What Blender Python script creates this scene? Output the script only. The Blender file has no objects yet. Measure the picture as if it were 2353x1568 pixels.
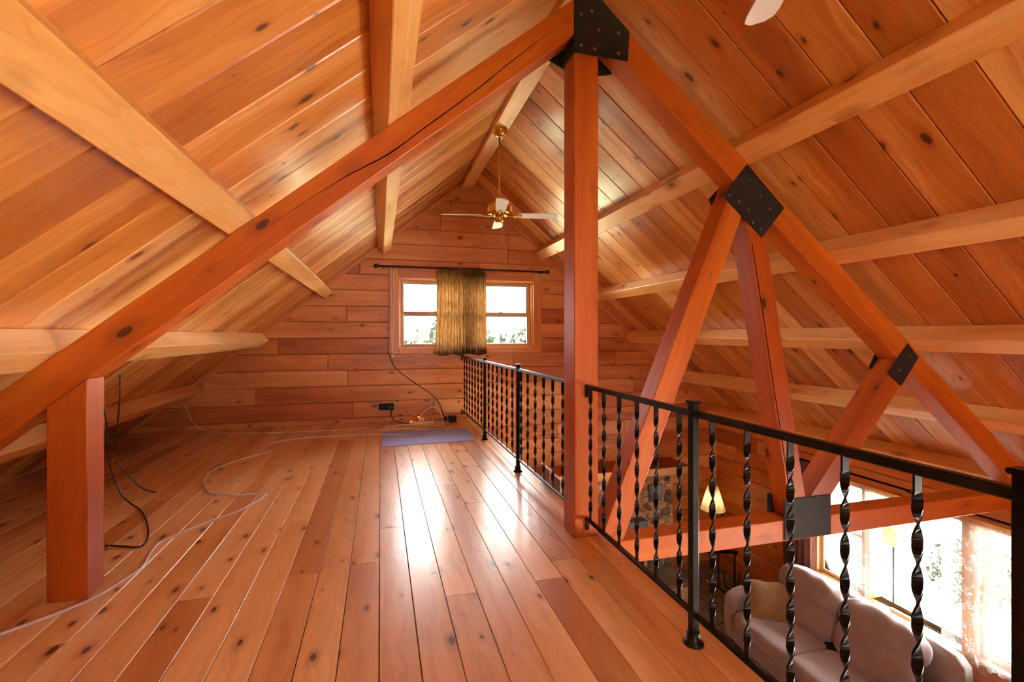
import bpy, bmesh, math, random
from mathutils import Vector as V, Matrix

random.seed(11)
scene = bpy.context.scene
C = scene.collection
pi = math.pi

# ------------------------------------------------------------------ camera, sky, exposure
cd = bpy.data.cameras.new('camera')
cam = bpy.data.objects.new('camera', cd)
C.objects.link(cam)
cam.location = (0, 0, 1.3)
cam.rotation_euler = (pi / 2, 0, -math.radians(15.44))
cd.sensor_width = 36
cd.lens = 1097 / 2353 * 36
cd.shift_y = -14 / 2353
cd.clip_start = 0.03
cd.clip_end = 300
scene.camera = cam

w = bpy.data.worlds.new('overcast_sky')
scene.world = w
w.use_nodes = True
bg = w.node_tree.nodes['Background']
bg.inputs[0].default_value = (1.0, 0.975, 0.93, 1)
bg.inputs[1].default_value = 12.0
sun = bpy.data.lights.new('sun', 'SUN')
sun.energy = 85
sun.angle = 0.02
sun.color = (1.0, 0.95, 0.86)
so = bpy.data.objects.new('sun', sun)
C.objects.link(so)
so.rotation_euler = V((0.5, 0.02, -1.0)).to_track_quat('-Z', 'Y').to_euler()   # high sun over the left roof slope: the house shades its own windows
scene.view_settings.view_transform = 'Standard'
scene.view_settings.look = 'None'
scene.view_settings.gamma = 1
scene.view_settings.use_curve_mapping = False
scene.view_settings.exposure = 1.7
scene.cycles.use_denoising = True
scene.cycles.max_bounces = 14
scene.cycles.diffuse_bounces = 9
scene.cycles.glossy_bounces = 4
scene.cycles.transparent_max_bounces = 12
scene.cycles.sample_clamp_indirect = 12


def portal(name, loc, look, sx, sy):
    """sampling portal for the daylight of a window or door opening, seen or added"""
    l = bpy.data.lights.new(name, 'AREA')
    l.shape = 'RECTANGLE'
    l.size, l.size_y = sx, sy
    l.cycles.is_portal = True
    o = bpy.data.objects.new(name, l)
    C.objects.link(o)
    o.location = loc
    o.rotation_euler = V(look).to_track_quat('-Z', 'Y').to_euler()
    return o


# ------------------------------------------------------------------ dimensions (metres)
M_ = 0.825                     # roof pitch, rise per metre
TH = math.atan(M_)
XR = 1.30                      # ridge
YB = 7.42                      # back gable
YF = -2.6                      # gable behind the camera
XW = 5.90                      # eave wall on the right
XL = -3.20
ZG = -2.90                     # lower floor
YT = 2.83                      # front of the truss
def zc(x): return 3.7325 - M_ * abs(x - XR)       # ceiling underside
def zt(x): return 3.536 - M_ * abs(x - XR)        # top of truss chords
def zl(x): return 3.305 - M_ * abs(x - XR)        # underside of truss chords

# ------------------------------------------------------------------ materials
def lin(h):
    r = []
    for k in (0, 2, 4):
        c = int(h[k:k + 2], 16) / 255
        r.append(c / 12.92 if c <= 0.04045 else ((c + 0.055) / 1.055) ** 2.4)
    return (*r, 1)


class NT:
    def __init__(s, name):
        s.m = bpy.data.materials.new(name)
        s.m.use_nodes = True
        s.t = s.m.node_tree
        s.b = s.t.nodes['Principled BSDF']
        s.out = s.t.nodes['Material Output']

    def n(s, t, **kw):
        o = s.t.nodes.new(t)
        for k, v in kw.items():
            if k.startswith('i_'):
                key = k[2:]
                key = int(key) if key.isdigit() else key
                o.inputs[key].default_value = v
            else:
                setattr(o, k, v)
        return o

    def l(s, a, b): s.t.links.new(a, b)

    def math(s, op, a, b=None, clamp=False):
        o = s.t.nodes.new('ShaderNodeMath')
        o.operation = op
        o.use_clamp = clamp
        for i, x in enumerate((a, b)):
            if x is None: continue
            if isinstance(x, (int, float)): o.inputs[i].default_value = x
            else: s.l(x, o.inputs[i])
        return o.outputs[0]

    def vmath(s, op, a, b):
        o = s.t.nodes.new('ShaderNodeVectorMath')
        o.operation = op
        for i, x in enumerate((a, b)):
            if isinstance(x, tuple): o.inputs[i].default_value = x
            else: s.l(x, o.inputs[i])
        return o.outputs[0]

    def ramp(s, f, stops):
        o = s.t.nodes.new('ShaderNodeValToRGB')
        e = o.color_ramp.elements
        while len(e) < len(stops): e.new(0.5)
        for i, (p, c) in enumerate(stops):
            e[i].position = p
            e[i].color = c
        s.l(f, o.inputs[0])
        return o.outputs[0]

    def mix(s, f, a, b, mode='MIX'):
        o = s.t.nodes.new('ShaderNodeMix')
        o.data_type = 'RGBA'
        o.blend_type = mode
        for i, x in ((0, f), (6, a), (7, b)):
            if isinstance(x, (int, float, tuple)): o.inputs[i].default_value = x
            else: s.l(x, o.inputs[i])
        return o.outputs[2]

    def smooth(s, x, a, b):
        o = s.t.nodes.new('ShaderNodeMapRange')
        o.interpolation_type = 'SMOOTHSTEP'
        s.l(x, o.inputs[0])
        o.inputs[1].default_value = a
        o.inputs[2].default_value = b
        o.inputs[3].default_value = 0
        o.inputs[4].default_value = 1
        return o.outputs[0]


def wood(name, dark, mid, light, rough=0.38, knots=1.0, coat=0.0, var=0.5, wavy=0.0, knot='4a2210', kscale=1.0, blotch=0.0, flat=False):
    n = NT(name)
    tc = n.n('ShaderNodeTexCoord')
    oi = n.n('ShaderNodeObjectInfo')
    r = oi.outputs['Random']
    off = n.n('ShaderNodeCombineXYZ')
    n.l(n.math('MULTIPLY', r, 37.1), off.inputs[0])
    n.l(n.math('MULTIPLY', r, 91.7), off.inputs[1])
    n.l(n.math('MULTIPLY', r, 17.3), off.inputs[2])
    p = n.vmath('ADD', tc.outputs['Object'], off.outputs[0])
    # knots: elongated cells along the grain, only some of them hold a knot
    ks = n.vmath('MULTIPLY', p, (2.6 * kscale, 5.6 * kscale, 5.6 * kscale))
    vo = n.n('ShaderNodeTexVoronoi', feature='F1', voronoi_dimensions='2D' if flat else '3D')
    n.l(ks, vo.inputs['Vector'])
    vo.inputs['Scale'].default_value = 1
    vo.inputs['Randomness'].default_value = 0.9
    nz = n.n('ShaderNodeTexNoise')
    n.l(n.vmath('MULTIPLY', p, (14., 22., 22.)), nz.inputs['Vector'])
    nz.inputs['Scale'].default_value = 1
    d = n.math('ADD', vo.outputs['Distance'], n.math('MULTIPLY', n.math('SUBTRACT', nz.outputs[0], 0.5), 0.10))
    sp = n.n('ShaderNodeSeparateColor')
    n.l(vo.outputs['Color'], sp.inputs[0])
    rad = n.math('MULTIPLY', n.math('SUBTRACT', sp.outputs[0], 1 - 0.75 * knots), 0.20 if flat else 0.27)
    core = n.smooth(n.math('SUBTRACT', d, rad), 0.03, -0.03)
    halo = n.smooth(n.math('SUBTRACT', d, n.math('MULTIPLY', rad, 2.6)), 0.10, -0.16)
    # grain, bent round the knots
    bend = n.n('ShaderNodeCombineXYZ')
    n.l(n.math('MULTIPLY', n.smooth(vo.outputs['Distance'], 0.6, 0.0), 0.035), bend.inputs[1])
    pb = n.vmath('ADD', p, bend.outputs[0])
    g1 = n.n('ShaderNodeTexNoise')
    n.l(n.vmath('MULTIPLY', pb, (0.9, 45., 45.)), g1.inputs['Vector'])
    g1.inputs['Scale'].default_value = 1
    g1.inputs['Detail'].default_value = 4
    g2 = n.n('ShaderNodeTexNoise')
    n.l(n.vmath('MULTIPLY', pb, (0.55, 5.5, 5.5)), g2.inputs['Vector'])
    g2.inputs['Scale'].default_value = 1
    g2.inputs['Detail'].default_value = 2
    ring = n.math('FRACT', n.math('MULTIPLY', g2.outputs[0], 11.0))
    ring = n.smooth(ring, 0.72, 0.98)
    f = n.math('ADD', n.math('MULTIPLY', g1.outputs[0], 0.30), n.math('MULTIPLY', g2.outputs[0], 0.72))
    f = n.math('SUBTRACT', f, n.math('MULTIPLY', ring, 0.07))
    f = n.math('ADD', f, n.math('MULTIPLY', n.math('SUBTRACT', r, 0.5), var))
    col = n.ramp(f, [(0.22, lin(dark)), (0.5, lin(mid)), (0.78, lin(light))])
    if blotch:
        b = n.n('ShaderNodeTexNoise')
        n.l(n.vmath('MULTIPLY', p, (2.2, 5., 5.)), b.inputs['Vector'])
        b.inputs['Scale'].default_value = 1
        b.inputs['Detail'].default_value = 3
        bm_ = n.math('MULTIPLY', n.smooth(b.outputs[0], 0.60, 0.74), blotch)
        col = n.mix(bm_, col, lin('6a2c12'))
    col = n.mix(n.math('MULTIPLY', halo, 0.45), col, lin('8a4018'))
    col = n.mix(n.math('MULTIPLY', core, 0.88), col, lin(knot))
    n.l(col, n.b.inputs['Base Color'])
    rg = n.math('ADD', n.math('MULTIPLY', g2.outputs[0], 0.16), rough - 0.08)
    n.l(rg, n.b.inputs['Roughness'])
    n.b.inputs['Specular IOR Level'].default_value = 0.35 if name == 'truss_pine' else 0.5
    n.b.inputs['Coat Weight'].default_value = coat
    n.b.inputs['Coat Roughness'].default_value = 0.2
    bump = n.n('ShaderNodeBump')
    bump.inputs['Strength'].default_value = 0.12
    bump.inputs['Distance'].default_value = 0.004
    n.l(n.math('SUBTRACT', g1.outputs[0], n.math('MULTIPLY', core, 0.5)), bump.inputs['Height'])
    if wavy:
        b2 = n.n('ShaderNodeTexNoise')
        n.l(n.vmath('MULTIPLY', p, (5., 9., 9.)), b2.inputs['Vector'])
        b2.inputs['Scale'].default_value = 1
        b2.inputs['Detail'].default_value = 3
        bb = n.n('ShaderNodeBump')
        bb.inputs['Strength'].default_value = wavy
        bb.inputs['Distance'].default_value = 0.006
        n.l(b2.outputs[0], bb.inputs['Height'])
        n.l(bump.outputs[0], bb.inputs['Normal'])
        n.l(bb.outputs[0], n.b.inputs['Normal'])
        n.l(bb.outputs[0], n.b.inputs['Coat Normal'])
    else:
        n.l(bump.outputs[0], n.b.inputs['Normal'])
    return n.m


def plain(name, col, rough=0.5, metal=0.0, noise=0.0, nscale=20, bump=0.0, emit=0, sheen=0):
    n = NT(name)
    n.b.inputs['Base Color'].default_value = lin(col)
    n.b.inputs['Roughness'].default_value = rough
    n.b.inputs['Metallic'].default_value = metal
    if noise or bump:
        tc = n.n('ShaderNodeTexCoord')
        nz = n.n('ShaderNodeTexNoise')
        n.l(tc.outputs['Object'], nz.inputs['Vector'])
        nz.inputs['Scale'].default_value = nscale
        nz.inputs['Detail'].default_value = 5
        c = lin(col)
        a = tuple(x * (1 - noise) for x in c[:3]) + (1,)
        b = tuple(min(1, x * (1 + noise)) for x in c[:3]) + (1,)
        n.l(n.ramp(nz.outputs[0], [(0.3, a), (0.7, b)]), n.b.inputs['Base Color'])
        if bump:
            bu = n.n('ShaderNodeBump')
            bu.inputs['Strength'].default_value = bump
            bu.inputs['Distance'].default_value = 0.01
            n.l(nz.outputs[0], bu.inputs['Height'])
            n.l(bu.outputs[0], n.b.inputs['Normal'])
    if emit:
        n.b.inputs['Emission Color'].default_value = lin(col)
        n.b.inputs['Emission Strength'].default_value = emit
    if sheen: n.b.inputs['Sheen Weight'].default_value = sheen
    return n.m


def glass_mat():
    n = NT('window_glass')
    t = n.n('ShaderNodeBsdfTransparent')
    g = n.n('ShaderNodeBsdfGlossy')
    g.inputs['Roughness'].default_value = 0.02
    fr = n.n('ShaderNodeFresnel')
    fr.inputs[0].default_value = 1.4
    mx = n.n('ShaderNodeMixShader')
    n.l(fr.outputs[0], mx.inputs[0])
    n.l(t.outputs[0], mx.inputs[1])
    n.l(g.outputs[0], mx.inputs[2])
    n.l(mx.outputs[0], n.out.inputs[0])
    return n.m


def lace_mat(name, base, dens):
    """sheer net with small embroidered sprigs"""
    n = NT(name)
    tc = n.n('ShaderNodeTexCoord')
    vo = n.n('ShaderNodeTexVoronoi', feature='DISTANCE_TO_EDGE')
    n.l(tc.outputs['Object'], vo.inputs['Vector'])
    vo.inputs['Scale'].default_value = 42
    nz = n.n('ShaderNodeTexNoise')
    n.l(tc.outputs['Object'], nz.inputs['Vector'])
    nz.inputs['Scale'].default_value = 13
    nz.inputs['Detail'].default_value = 3
    edge = n.smooth(vo.outputs['Distance'], 0.13, 0.05)
    zone = n.smooth(nz.outputs[0], 0.53, 0.60)
    sprig = n.math('MULTIPLY', edge, zone)
    a = n.math('ADD', n.math('MULTIPLY', sprig, 0.6), dens, clamp=True)
    n.b.inputs['Base Color'].default_value = lin(base)
    n.b.inputs['Roughness'].default_value = 0.9
    tr = n.n('ShaderNodeBsdfTranslucent')
    tr.inputs[0].default_value = lin(base)
    m1 = n.n('ShaderNodeMixShader')
    m1.inputs[0].default_value = 0.5
    n.l(n.b.outputs[0], m1.inputs[1])
    n.l(tr.outputs[0], m1.inputs[2])
    t = n.n('ShaderNodeBsdfTransparent')
    m2 = n.n('ShaderNodeMixShader')
    n.l(a, m2.inputs[0])
    n.l(t.outputs[0], m2.inputs[1])
    n.l(m1.outputs[0], m2.inputs[2])
    n.l(m2.outputs[0], n.out.inputs[0])
    return n.m


def cloth_mat(name, col, trans=0.3, stripe=0.0):
    n = NT(name)
    tc = n.n('ShaderNodeTexCoord')
    nz = n.n('ShaderNodeTexNoise')
    n.l(n.vmath('MULTIPLY', tc.outputs['Object'], (45., 45., 10.)), nz.inputs['Vector'])
    nz.inputs['Scale'].default_value = 1
    c = lin(col)
    col_o = n.ramp(nz.outputs[0], [(0.3, tuple(x * (0.8 - stripe) for x in c[:3]) + (1,)), (0.7, tuple(min(1, x * (1.15 + stripe)) for x in c[:3]) + (1,))])
    n.l(col_o, n.b.inputs['Base Color'])
    n.b.inputs['Roughness'].default_value = 0.85
    n.b.inputs['Sheen Weight'].default_value = 0.2
    tr = n.n('ShaderNodeBsdfTranslucent')
    n.l(col_o, tr.inputs[0])
    mx = n.n('ShaderNodeMixShader')
    mx.inputs[0].default_value = trans
    n.l(n.b.outputs[0], mx.inputs[1])
    n.l(tr.outputs[0], mx.inputs[2])
    n.l(mx.outputs[0], n.out.inputs[0])
    return n.m


MAT = {
    'ceil': wood('ceiling_pine', flat=True, dark='a4581e', mid='ca8038', light='edb874', rough=0.36, knots=0.68, coat=0.15, var=0.42),
    'log': wood('log_wall_pine', flat=True, dark='a0521e', mid='c47436', light='dc9858', rough=0.42, knots=0.6, coat=0.05, var=0.42, blotch=0.35),
    'floor': wood('floor_pine', flat=True, dark='b87846', mid='d49e64', light='ecc08e', rough=0.33, knots=0.68, coat=0.35, var=0.45, wavy=0.2, knot='3d2018', kscale=1.25, blotch=0.2),
    'truss': wood('truss_pine', '943e08', 'b0520e', 'c66a18', rough=0.46, knots=0.8, kscale=1.35, coat=0.0, var=0.3),
    'purlin': wood('purlin_pine', 'c8843c', 'e6ac62', 'f6d09a', rough=0.42, knots=0.75, var=0.3),
    'trim': wood('trim_pine', 'b4622a', 'cc7c3c', 'e09a58', rough=0.38, knots=0.4, var=0.3),
    'oak': wood('window_oak', 'a8763e', 'c8955a', 'dab080', rough=0.4, knots=0.05, var=0.3),
    'mantel': wood('mantel_pine', 'c88a3c', 'e0a858', 'f0c888', rough=0.25, knots=0.3, coat=0.4, var=0.2),
    'gap': plain('dark_joint', '2a1208', 0.9),
    'crack': plain('drying_crack_shadow', '2c0c04', 0.95),
    'iron': plain('black_iron', '16130f', 0.34, 0.6, noise=0.3, nscale=60),
    'plate': plain('steel_plate', '1a1410', 0.7, 0.0, noise=0.35, nscale=14),
    'bolt': plain('bolt_steel', '8c6a48', 0.35, 0.8, noise=0.1),
    'brass': plain('brass', 'd8b35c', 0.22, 1.0, noise=0.08),
    'blade': plain('white_blade', 'e8ecec', 0.45, noise=0.04, nscale=6),
    'rod': plain('dark_bronze', '54342a', 0.3, 0.5, noise=0.1),
    'olive': cloth_mat('olive_curtain', '967042', 0.26, 0.2),
    'brown': cloth_mat('brown_curtain', 'a3766a', 0.25),
    'lace': lace_mat('white_lace', 'f2f2f6', 0.16),
    'valance': lace_mat('lace_valance', 'c8b8b0', 0.55),
    'glass': glass_mat(),
    'white': plain('white_plastic', 'dedcd4', 0.45, noise=0.03),
    'cream': plain('cream_plastic', 'e2cca4', 0.5, noise=0.08),
    'vinyl': plain('window_vinyl', 'b9c4c8', 0.5, noise=0.05),
    'blackcord': plain('black_rubber', '1b1614', 0.3, noise=0.1),
    'lilac': plain('lilac_cord', 'd4ccd4', 0.35, noise=0.05),
    'mat': plain('blue_foam_mat', '98a6e4', 0.75, noise=0.05, nscale=90, bump=0.15),
    'red': plain('red_lamp', 'ff5a30', 0.4, emit=4),
    'sofa': plain('taupe_suede', '9a8e8e', 0.6, noise=0.10, nscale=5, bump=0.15, sheen=0.5),
    'pillow': plain('tan_cloth', '8c7048', 0.8, noise=0.12, nscale=40, bump=0.2),
    'shade': cloth_mat('cream_shade', 'fff4de', 0.4),
    'stone_a': plain('field_stone_tan', 'b39a76', 0.6, noise=0.35, nscale=7, bump=0.4),
    'stone_b': plain('field_stone_grey', '7d7a76', 0.5, noise=0.4, nscale=9, bump=0.4),
    'stone_c': plain('field_stone_cream', 'd0b98e', 0.65, noise=0.25, nscale=6, bump=0.4),
    'stone_d': plain('field_stone_brown', '8e6f52', 0.6, noise=0.35, nscale=8, bump=0.4),
    'mortar': plain('mortar', 'c3ab86', 0.9, noise=0.2, nscale=40, bump=0.5),
    'slate': plain('grey_slate', '77756e', 0.55, noise=0.18, nscale=9, bump=0.2),
    'vent': plain('grey_metal', '747c84', 0.45, 0.3, noise=0.06),
    'stove': plain('stove_iron', '1c1c1e', 0.5, 0.4, noise=0.2),
    'tile': plain('floor_tile', '6a625c', 0.4, noise=0.22, nscale=5, bump=0.1),
    'grout': plain('grout', '9a9288', 0.9, noise=0.1),
    'mauve': plain('mauve_panel', '9a8090', 0.55, noise=0.05),
    'pale': plain('pale_edge', 'e2c2ae', 0.4, noise=0.05),
    'glow': plain('satin_edge', 'cfc4bc', 0.3, noise=0.05),
    'grass': plain('lawn_green', '8a8c70', 0.9, noise=0.4, nscale=1.5),
    'leaf': plain('leaf_green', '1c2818', 0.8, noise=0.5, nscale=3),
    'leaf2': plain('leaf_yellow', '34321a', 0.8, noise=0.4, nscale=3),
    'patio': plain('pale_concrete', 'c4c2bc', 0.8, noise=0.08, nscale=3),
    'bark': plain('bark', '6a5a4a', 0.9, noise=0.3),
}

# ------------------------------------------------------------------ helpers
def link(o, parent=None):
    C.objects.link(o)
    if parent is not None:
        o.parent = parent
    return o


def tag(o, label=None, cat=None, group=None, kind=None):
    if label: o['label'] = label
    if cat: o['category'] = cat
    if group: o['group'] = group
    if kind: o['kind'] = kind
    return o


def empty(name, loc=(0, 0, 0), rot=(0, 0, 0)):
    o = bpy.data.objects.new(name, None)
    o.empty_display_size = 0.1
    C.objects.link(o)
    o.location = loc
    o.rotation_euler = rot
    return o


def mesh_obj(name, bm, mat, parent=None, smooth=False, mw=None):
    me = bpy.data.meshes.new(name)
    bmesh.ops.recalc_face_normals(bm, faces=bm.faces)
    if smooth:
        for f in bm.faces: f.smooth = True
    bm.to_mesh(me)
    bm.free()
    me.materials.append(MAT[mat] if isinstance(mat, str) else mat)
    o = bpy.data.objects.new(name, me)
    link(o, parent)
    if mw is not None:
        o.matrix_local = (root_inv(parent) @ mw) if parent else mw
    elif parent is not None:
        o.matrix_local = root_inv(parent)
    return o


def root_mat(o):
    m = Matrix.LocRotScale(o.location, o.rotation_euler.to_quaternion(), o.scale)
    return root_mat(o.parent) @ m if o.parent else m


def root_inv(o): return root_mat(o).inverted()


_cache = {}
def prism(name, poly, extr, grain, mat, parent=None, bevel=0.003, profile_back=True):
    """polygon (world) pushed along extr (world); local X follows the grain; equal shapes share a mesh"""
    poly = [V(p) for p in poly]
    extr = V(extr)
    g = V(grain).normalized()
    z = extr.normalized() if abs(extr.normalized().dot(g)) < 0.5 else (poly[1] - poly[0]).normalized()
    z = (z - g * z.dot(g)).normalized()
    y = z.cross(g)
    c = sum(poly, V()) / len(poly) + extr / 2
    m = Matrix((g, y, z)).transposed().to_4x4()
    m.translation = c
    inv = m.inverted()
    a = [inv @ p for p in poly]
    b = [inv @ (p + extr) for p in poly]
    key = (mat, bevel, tuple(tuple(round(k, 3) for k in p) for p in a + b))
    if key in _cache:
        o = bpy.data.objects.new(name, _cache[key])
        link(o, parent)
        o.matrix_local = root_inv(parent) @ m if parent else m
        return o
    bm = bmesh.new()
    va = [bm.verts.new(p) for p in a]
    vb = [bm.verts.new(p) for p in b]
    k = len(a)
    bm.faces.new(va[::-1])
    bm.faces.new(vb)
    for i in range(k):
        bm.faces.new((va[i], va[(i + 1) % k], vb[(i + 1) % k], vb[i]))
    if bevel:
        bmesh.ops.bevel(bm, geom=list(bm.edges), offset=bevel, segments=1, affect='EDGES')
    o = mesh_obj(name, bm, mat, parent, mw=m)
    _cache[key] = o.data
    return o


def box(name, lo, hi, mat, parent=None, grain='x', bevel=0.003):
    """axis-aligned box from two corners"""
    x0, y0, z0 = lo
    x1, y1, z1 = hi
    g = {'x': (1, 0, 0), 'y': (0, 1, 0), 'z': (0, 0, 1)}[grain]
    return prism(name, [(x0, y0, z0), (x1, y0, z0), (x1, y0, z1), (x0, y0, z1)], (0, y1 - y0, 0), g, mat, parent, bevel)


def boxes_mesh(name, lst, mat, parent=None):
    bm = bmesh.new()
    for (x0, y0, z0), (x1, y1, z1) in lst:
        r = bmesh.ops.create_cube(bm, size=1)
        bmesh.ops.scale(bm, vec=(x1 - x0, y1 - y0, z1 - z0), verts=r['verts'])
        bmesh.ops.translate(bm, vec=((x0 + x1) / 2, (y0 + y1) / 2, (z0 + z1) / 2), verts=r['verts'])
    return mesh_obj(name, bm, mat, parent)


def clip(poly, fn):
    """keep the part of a 2-D polygon where fn(p) >= 0 (linear fn)"""
    out = []
    for i in range(len(poly)):
        a, b = poly[i], poly[(i + 1) % len(poly)]
        fa, fb = fn(a), fn(b)
        if fa >= 0: out.append(a)
        if (fa > 0 and fb < 0) or (fa < 0 and fb > 0):
            t = fa / (fa - fb)
            out.append((a[0] + t * (b[0] - a[0]), a[1] + t * (b[1] - a[1])))
    res = []
    for p in out:
        if not res or (abs(p[0] - res[-1][0]) + abs(p[1] - res[-1][1])) > 1e-4: res.append(p)
    if len(res) > 1 and abs(res[0][0] - res[-1][0]) + abs(res[0][1] - res[-1][1]) < 1e-4: res.pop()
    return res


def smooth_path(pts, sub=6):
    pts = [V(p) for p in pts]
    out = []
    n = len(pts)
    for i in range(n - 1):
        p0, p1, p2, p3 = pts[max(i - 1, 0)], pts[i], pts[i + 1], pts[min(i + 2, n - 1)]
        for k in range(sub):
            t = k / sub
            out.append(0.5 * ((2 * p1) + (p2 - p0) * t + (2 * p0 - 5 * p1 + 4 * p2 - p3) * t * t + (3 * p1 - p0 - 3 * p2 + p3) * t ** 3))
    out.append(pts[-1])
    return out


def tube(bm, pts, r, seg=8, sub=6):
    pts = smooth_path(pts, sub) if sub else [V(p) for p in pts]
    rings = []
    t0 = (pts[1] - pts[0]).normalized()
    nrm = t0.orthogonal().normalized()
    for i, p in enumerate(pts):
        t = (pts[min(i + 1, len(pts) - 1)] - pts[max(i - 1, 0)])
        if t.length < 1e-7: t = t0
        t.normalize()
        nrm = (nrm - t * nrm.dot(t)).normalized()
        bn = t.cross(nrm)
        rr = r(i / (len(pts) - 1)) if callable(r) else r
        rings.append([bm.verts.new(p + (nrm * math.cos(2 * pi * k / seg) + bn * math.sin(2 * pi * k / seg)) * rr) for k in range(seg)])
    for a, b in zip(rings, rings[1:]):
        for k in range(seg):
            bm.faces.new((a[k], a[(k + 1) % seg], b[(k + 1) % seg], b[k]))
    bm.faces.new(rings[0][::-1])
    bm.faces.new(rings[-1])


def tube_obj(name, pts, r, mat, parent=None, seg=8, sub=6):
    bm = bmesh.new()
    tube(bm, pts, r, seg, sub)
    return mesh_obj(name, bm, mat, parent, smooth=True)


def lathe(bm, prof, loc=(0, 0, 0), seg=28):
    rings = []
    for r, z in prof:
        rings.append([bm.verts.new((loc[0] + r * math.cos(2 * pi * k / seg), loc[1] + r * math.sin(2 * pi * k / seg), loc[2] + z)) for k in range(seg)])
    for a, b in zip(rings, rings[1:]):
        for k in range(seg):
            bm.faces.new((a[k], a[(k + 1) % seg], b[(k + 1) % seg], b[k]))
    bm.faces.new(rings[0][::-1])
    bm.faces.new(rings[-1])


def lathe_obj(name, prof, loc, mat, parent=None, seg=28):
    bm = bmesh.new()
    lathe(bm, prof, loc, seg)
    o = mesh_obj(name, bm, mat, parent, smooth=True)
    return o


def puff(name, size, mat, mw, parent=None, p=4.0, cuts=12, wr=0.0, seed=0, crown=0.0):
    """stuffed cushion: rounded box with optional wrinkles"""
    bm = bmesh.new()
    bmesh.ops.create_cube(bm, size=2)
    bmesh.ops.subdivide_edges(bm, edges=bm.edges, cuts=cuts, use_grid_fill=True)
    rnd = random.Random(seed)
    ph = [rnd.uniform(0, 6) for _ in range(6)]
    for v in bm.verts:
        x, y, z = v.co
        n = (abs(x) ** p + abs(y) ** p + abs(z) ** p) ** (1 / p)
        q = V((x, y, z)) / n
        # pinch corners
        edge = max(abs(q.x), abs(q.y))
        k = 1 + crown * (1 - q.x * q.x) * (1 - q.y * q.y)
        w_ = wr * (math.sin(q.x * 9 + ph[0] + 2 * math.sin(q.y * 3 + ph[1])) * math.sin(q.y * 4 + ph[2]) + 0.6 * math.sin(q.y * 17 + ph[3] + q.x * 4) * max(0, abs(q.y)))
        v.co = V((q.x * size[0] / 2, q.y * size[1] / 2, q.z * size[2] / 2 * k))
        v.co += q.normalized() * w_
    return mesh_obj(name, bm, mat, parent, smooth=True, mw=mw)


def copy_tree(o, parent=None):
    c = o.copy()
    C.objects.link(c)
    c.parent = parent
    for ch in list(o.children):
        copy_tree(ch, c)
    return c


def T(x, y, z, rx=0, ry=0, rz=0):
    from mathutils import Euler
    return Matrix.Translation((x, y, z)) @ Euler((rx, ry, rz)).to_matrix().to_4x4()

# ------------------------------------------------------------------ ceiling: two slopes of wide boards running up to the ridge
bm = bmesh.new()
for sgn, xe in ((-1, XL - 0.25), (1, XW + 0.3)):
    a = V((XR, 0, 3.7325 + 0.03)); b = V((xe, 0, zc(xe) + 0.03)); nrm = V((0, 0, 0.12))
    vs = []
    for y in (YF - 0.2, YB + 0.2):
        for q in (a, b, b + nrm, a + nrm):
            vs.append(bm.verts.new((q.x, y, q.z)))
    for f in ((0, 1, 2, 3), (4, 5, 6, 7), (0, 1, 5, 4), (1, 2, 6, 5), (2, 3, 7, 6), (3, 0, 4, 7)):
        bm.faces.new([vs[i] for i in f])
ceiling = mesh_obj('ceiling', bm, 'gap')
tag(ceiling, kind='structure')
Y0S, SP = 1.582, 0.2905
ks = [k for k in range(-14, 21)]
for sgn in (-1, 1):
    xe = XL - 0.08 if sgn < 0 else XW - 0.02
    for k in ks:
        ya = Y0S + (k - 1) * SP
        yb = min(ya + SP, YB)
        if yb - ya < 0.05: continue
        ya = max(ya, YF)
        g = V((sgn, 0, -M_)).normalized()
        n_ = V((sgn * M_, 0, 1)).normalized()
        p0, p1 = V((XR, ya, 3.7325)), V((xe, ya, zc(xe)))
        p0.y += 0.0022; p1.y += 0.0022
        dy = V((0, yb - ya - 0.0044, 0))
        prism('board', [p0, p1, p1 + dy, p0 + dy], n_ * 0.028, g, 'ceil', ceiling, bevel=0.006)

# ------------------------------------------------------------------ loft floor
floor = tag(boxes_mesh('floor', [((XL - 0.2, YF, -0.20), (1.375, YB, -0.031))], 'trim'), kind='structure')
PW = 0.1586
rf = random.Random(5)
for k in range(-21, 9):
    x0 = -0.004 + k * PW
    x1 = x0 + PW
    if k == 8: x1 = 1.39
    y = YF
    ln = rf.uniform(0.6, 3.4)
    while y < YB - 0.01:
        ye = min(y + ln, YB)
        if YB - ye < 0.4: ye = YB
        wid = rf.uniform(0.0005, 0.0022)
        prism('plank', [(x0 + wid, y + .0006, 0), (x1 - wid, y + .0006, 0), (x1 - wid, ye - .0006, 0), (x0 + wid, ye - .0006, 0)], (0, 0, -0.03), (0, 1, 0), 'floor', floor, bevel=0.0018)
        y = ye
        ln = rf.uniform(2.0, 4.2)
prism('nosing', [(1.39, YF, 0.004), (1.402, YF, 0.004), (1.402, YF, -0.2), (1.39, YF, -0.2)], (0, YB - YF, 0), (0, 1, 0), 'pale', floor, bevel=0.003)

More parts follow.
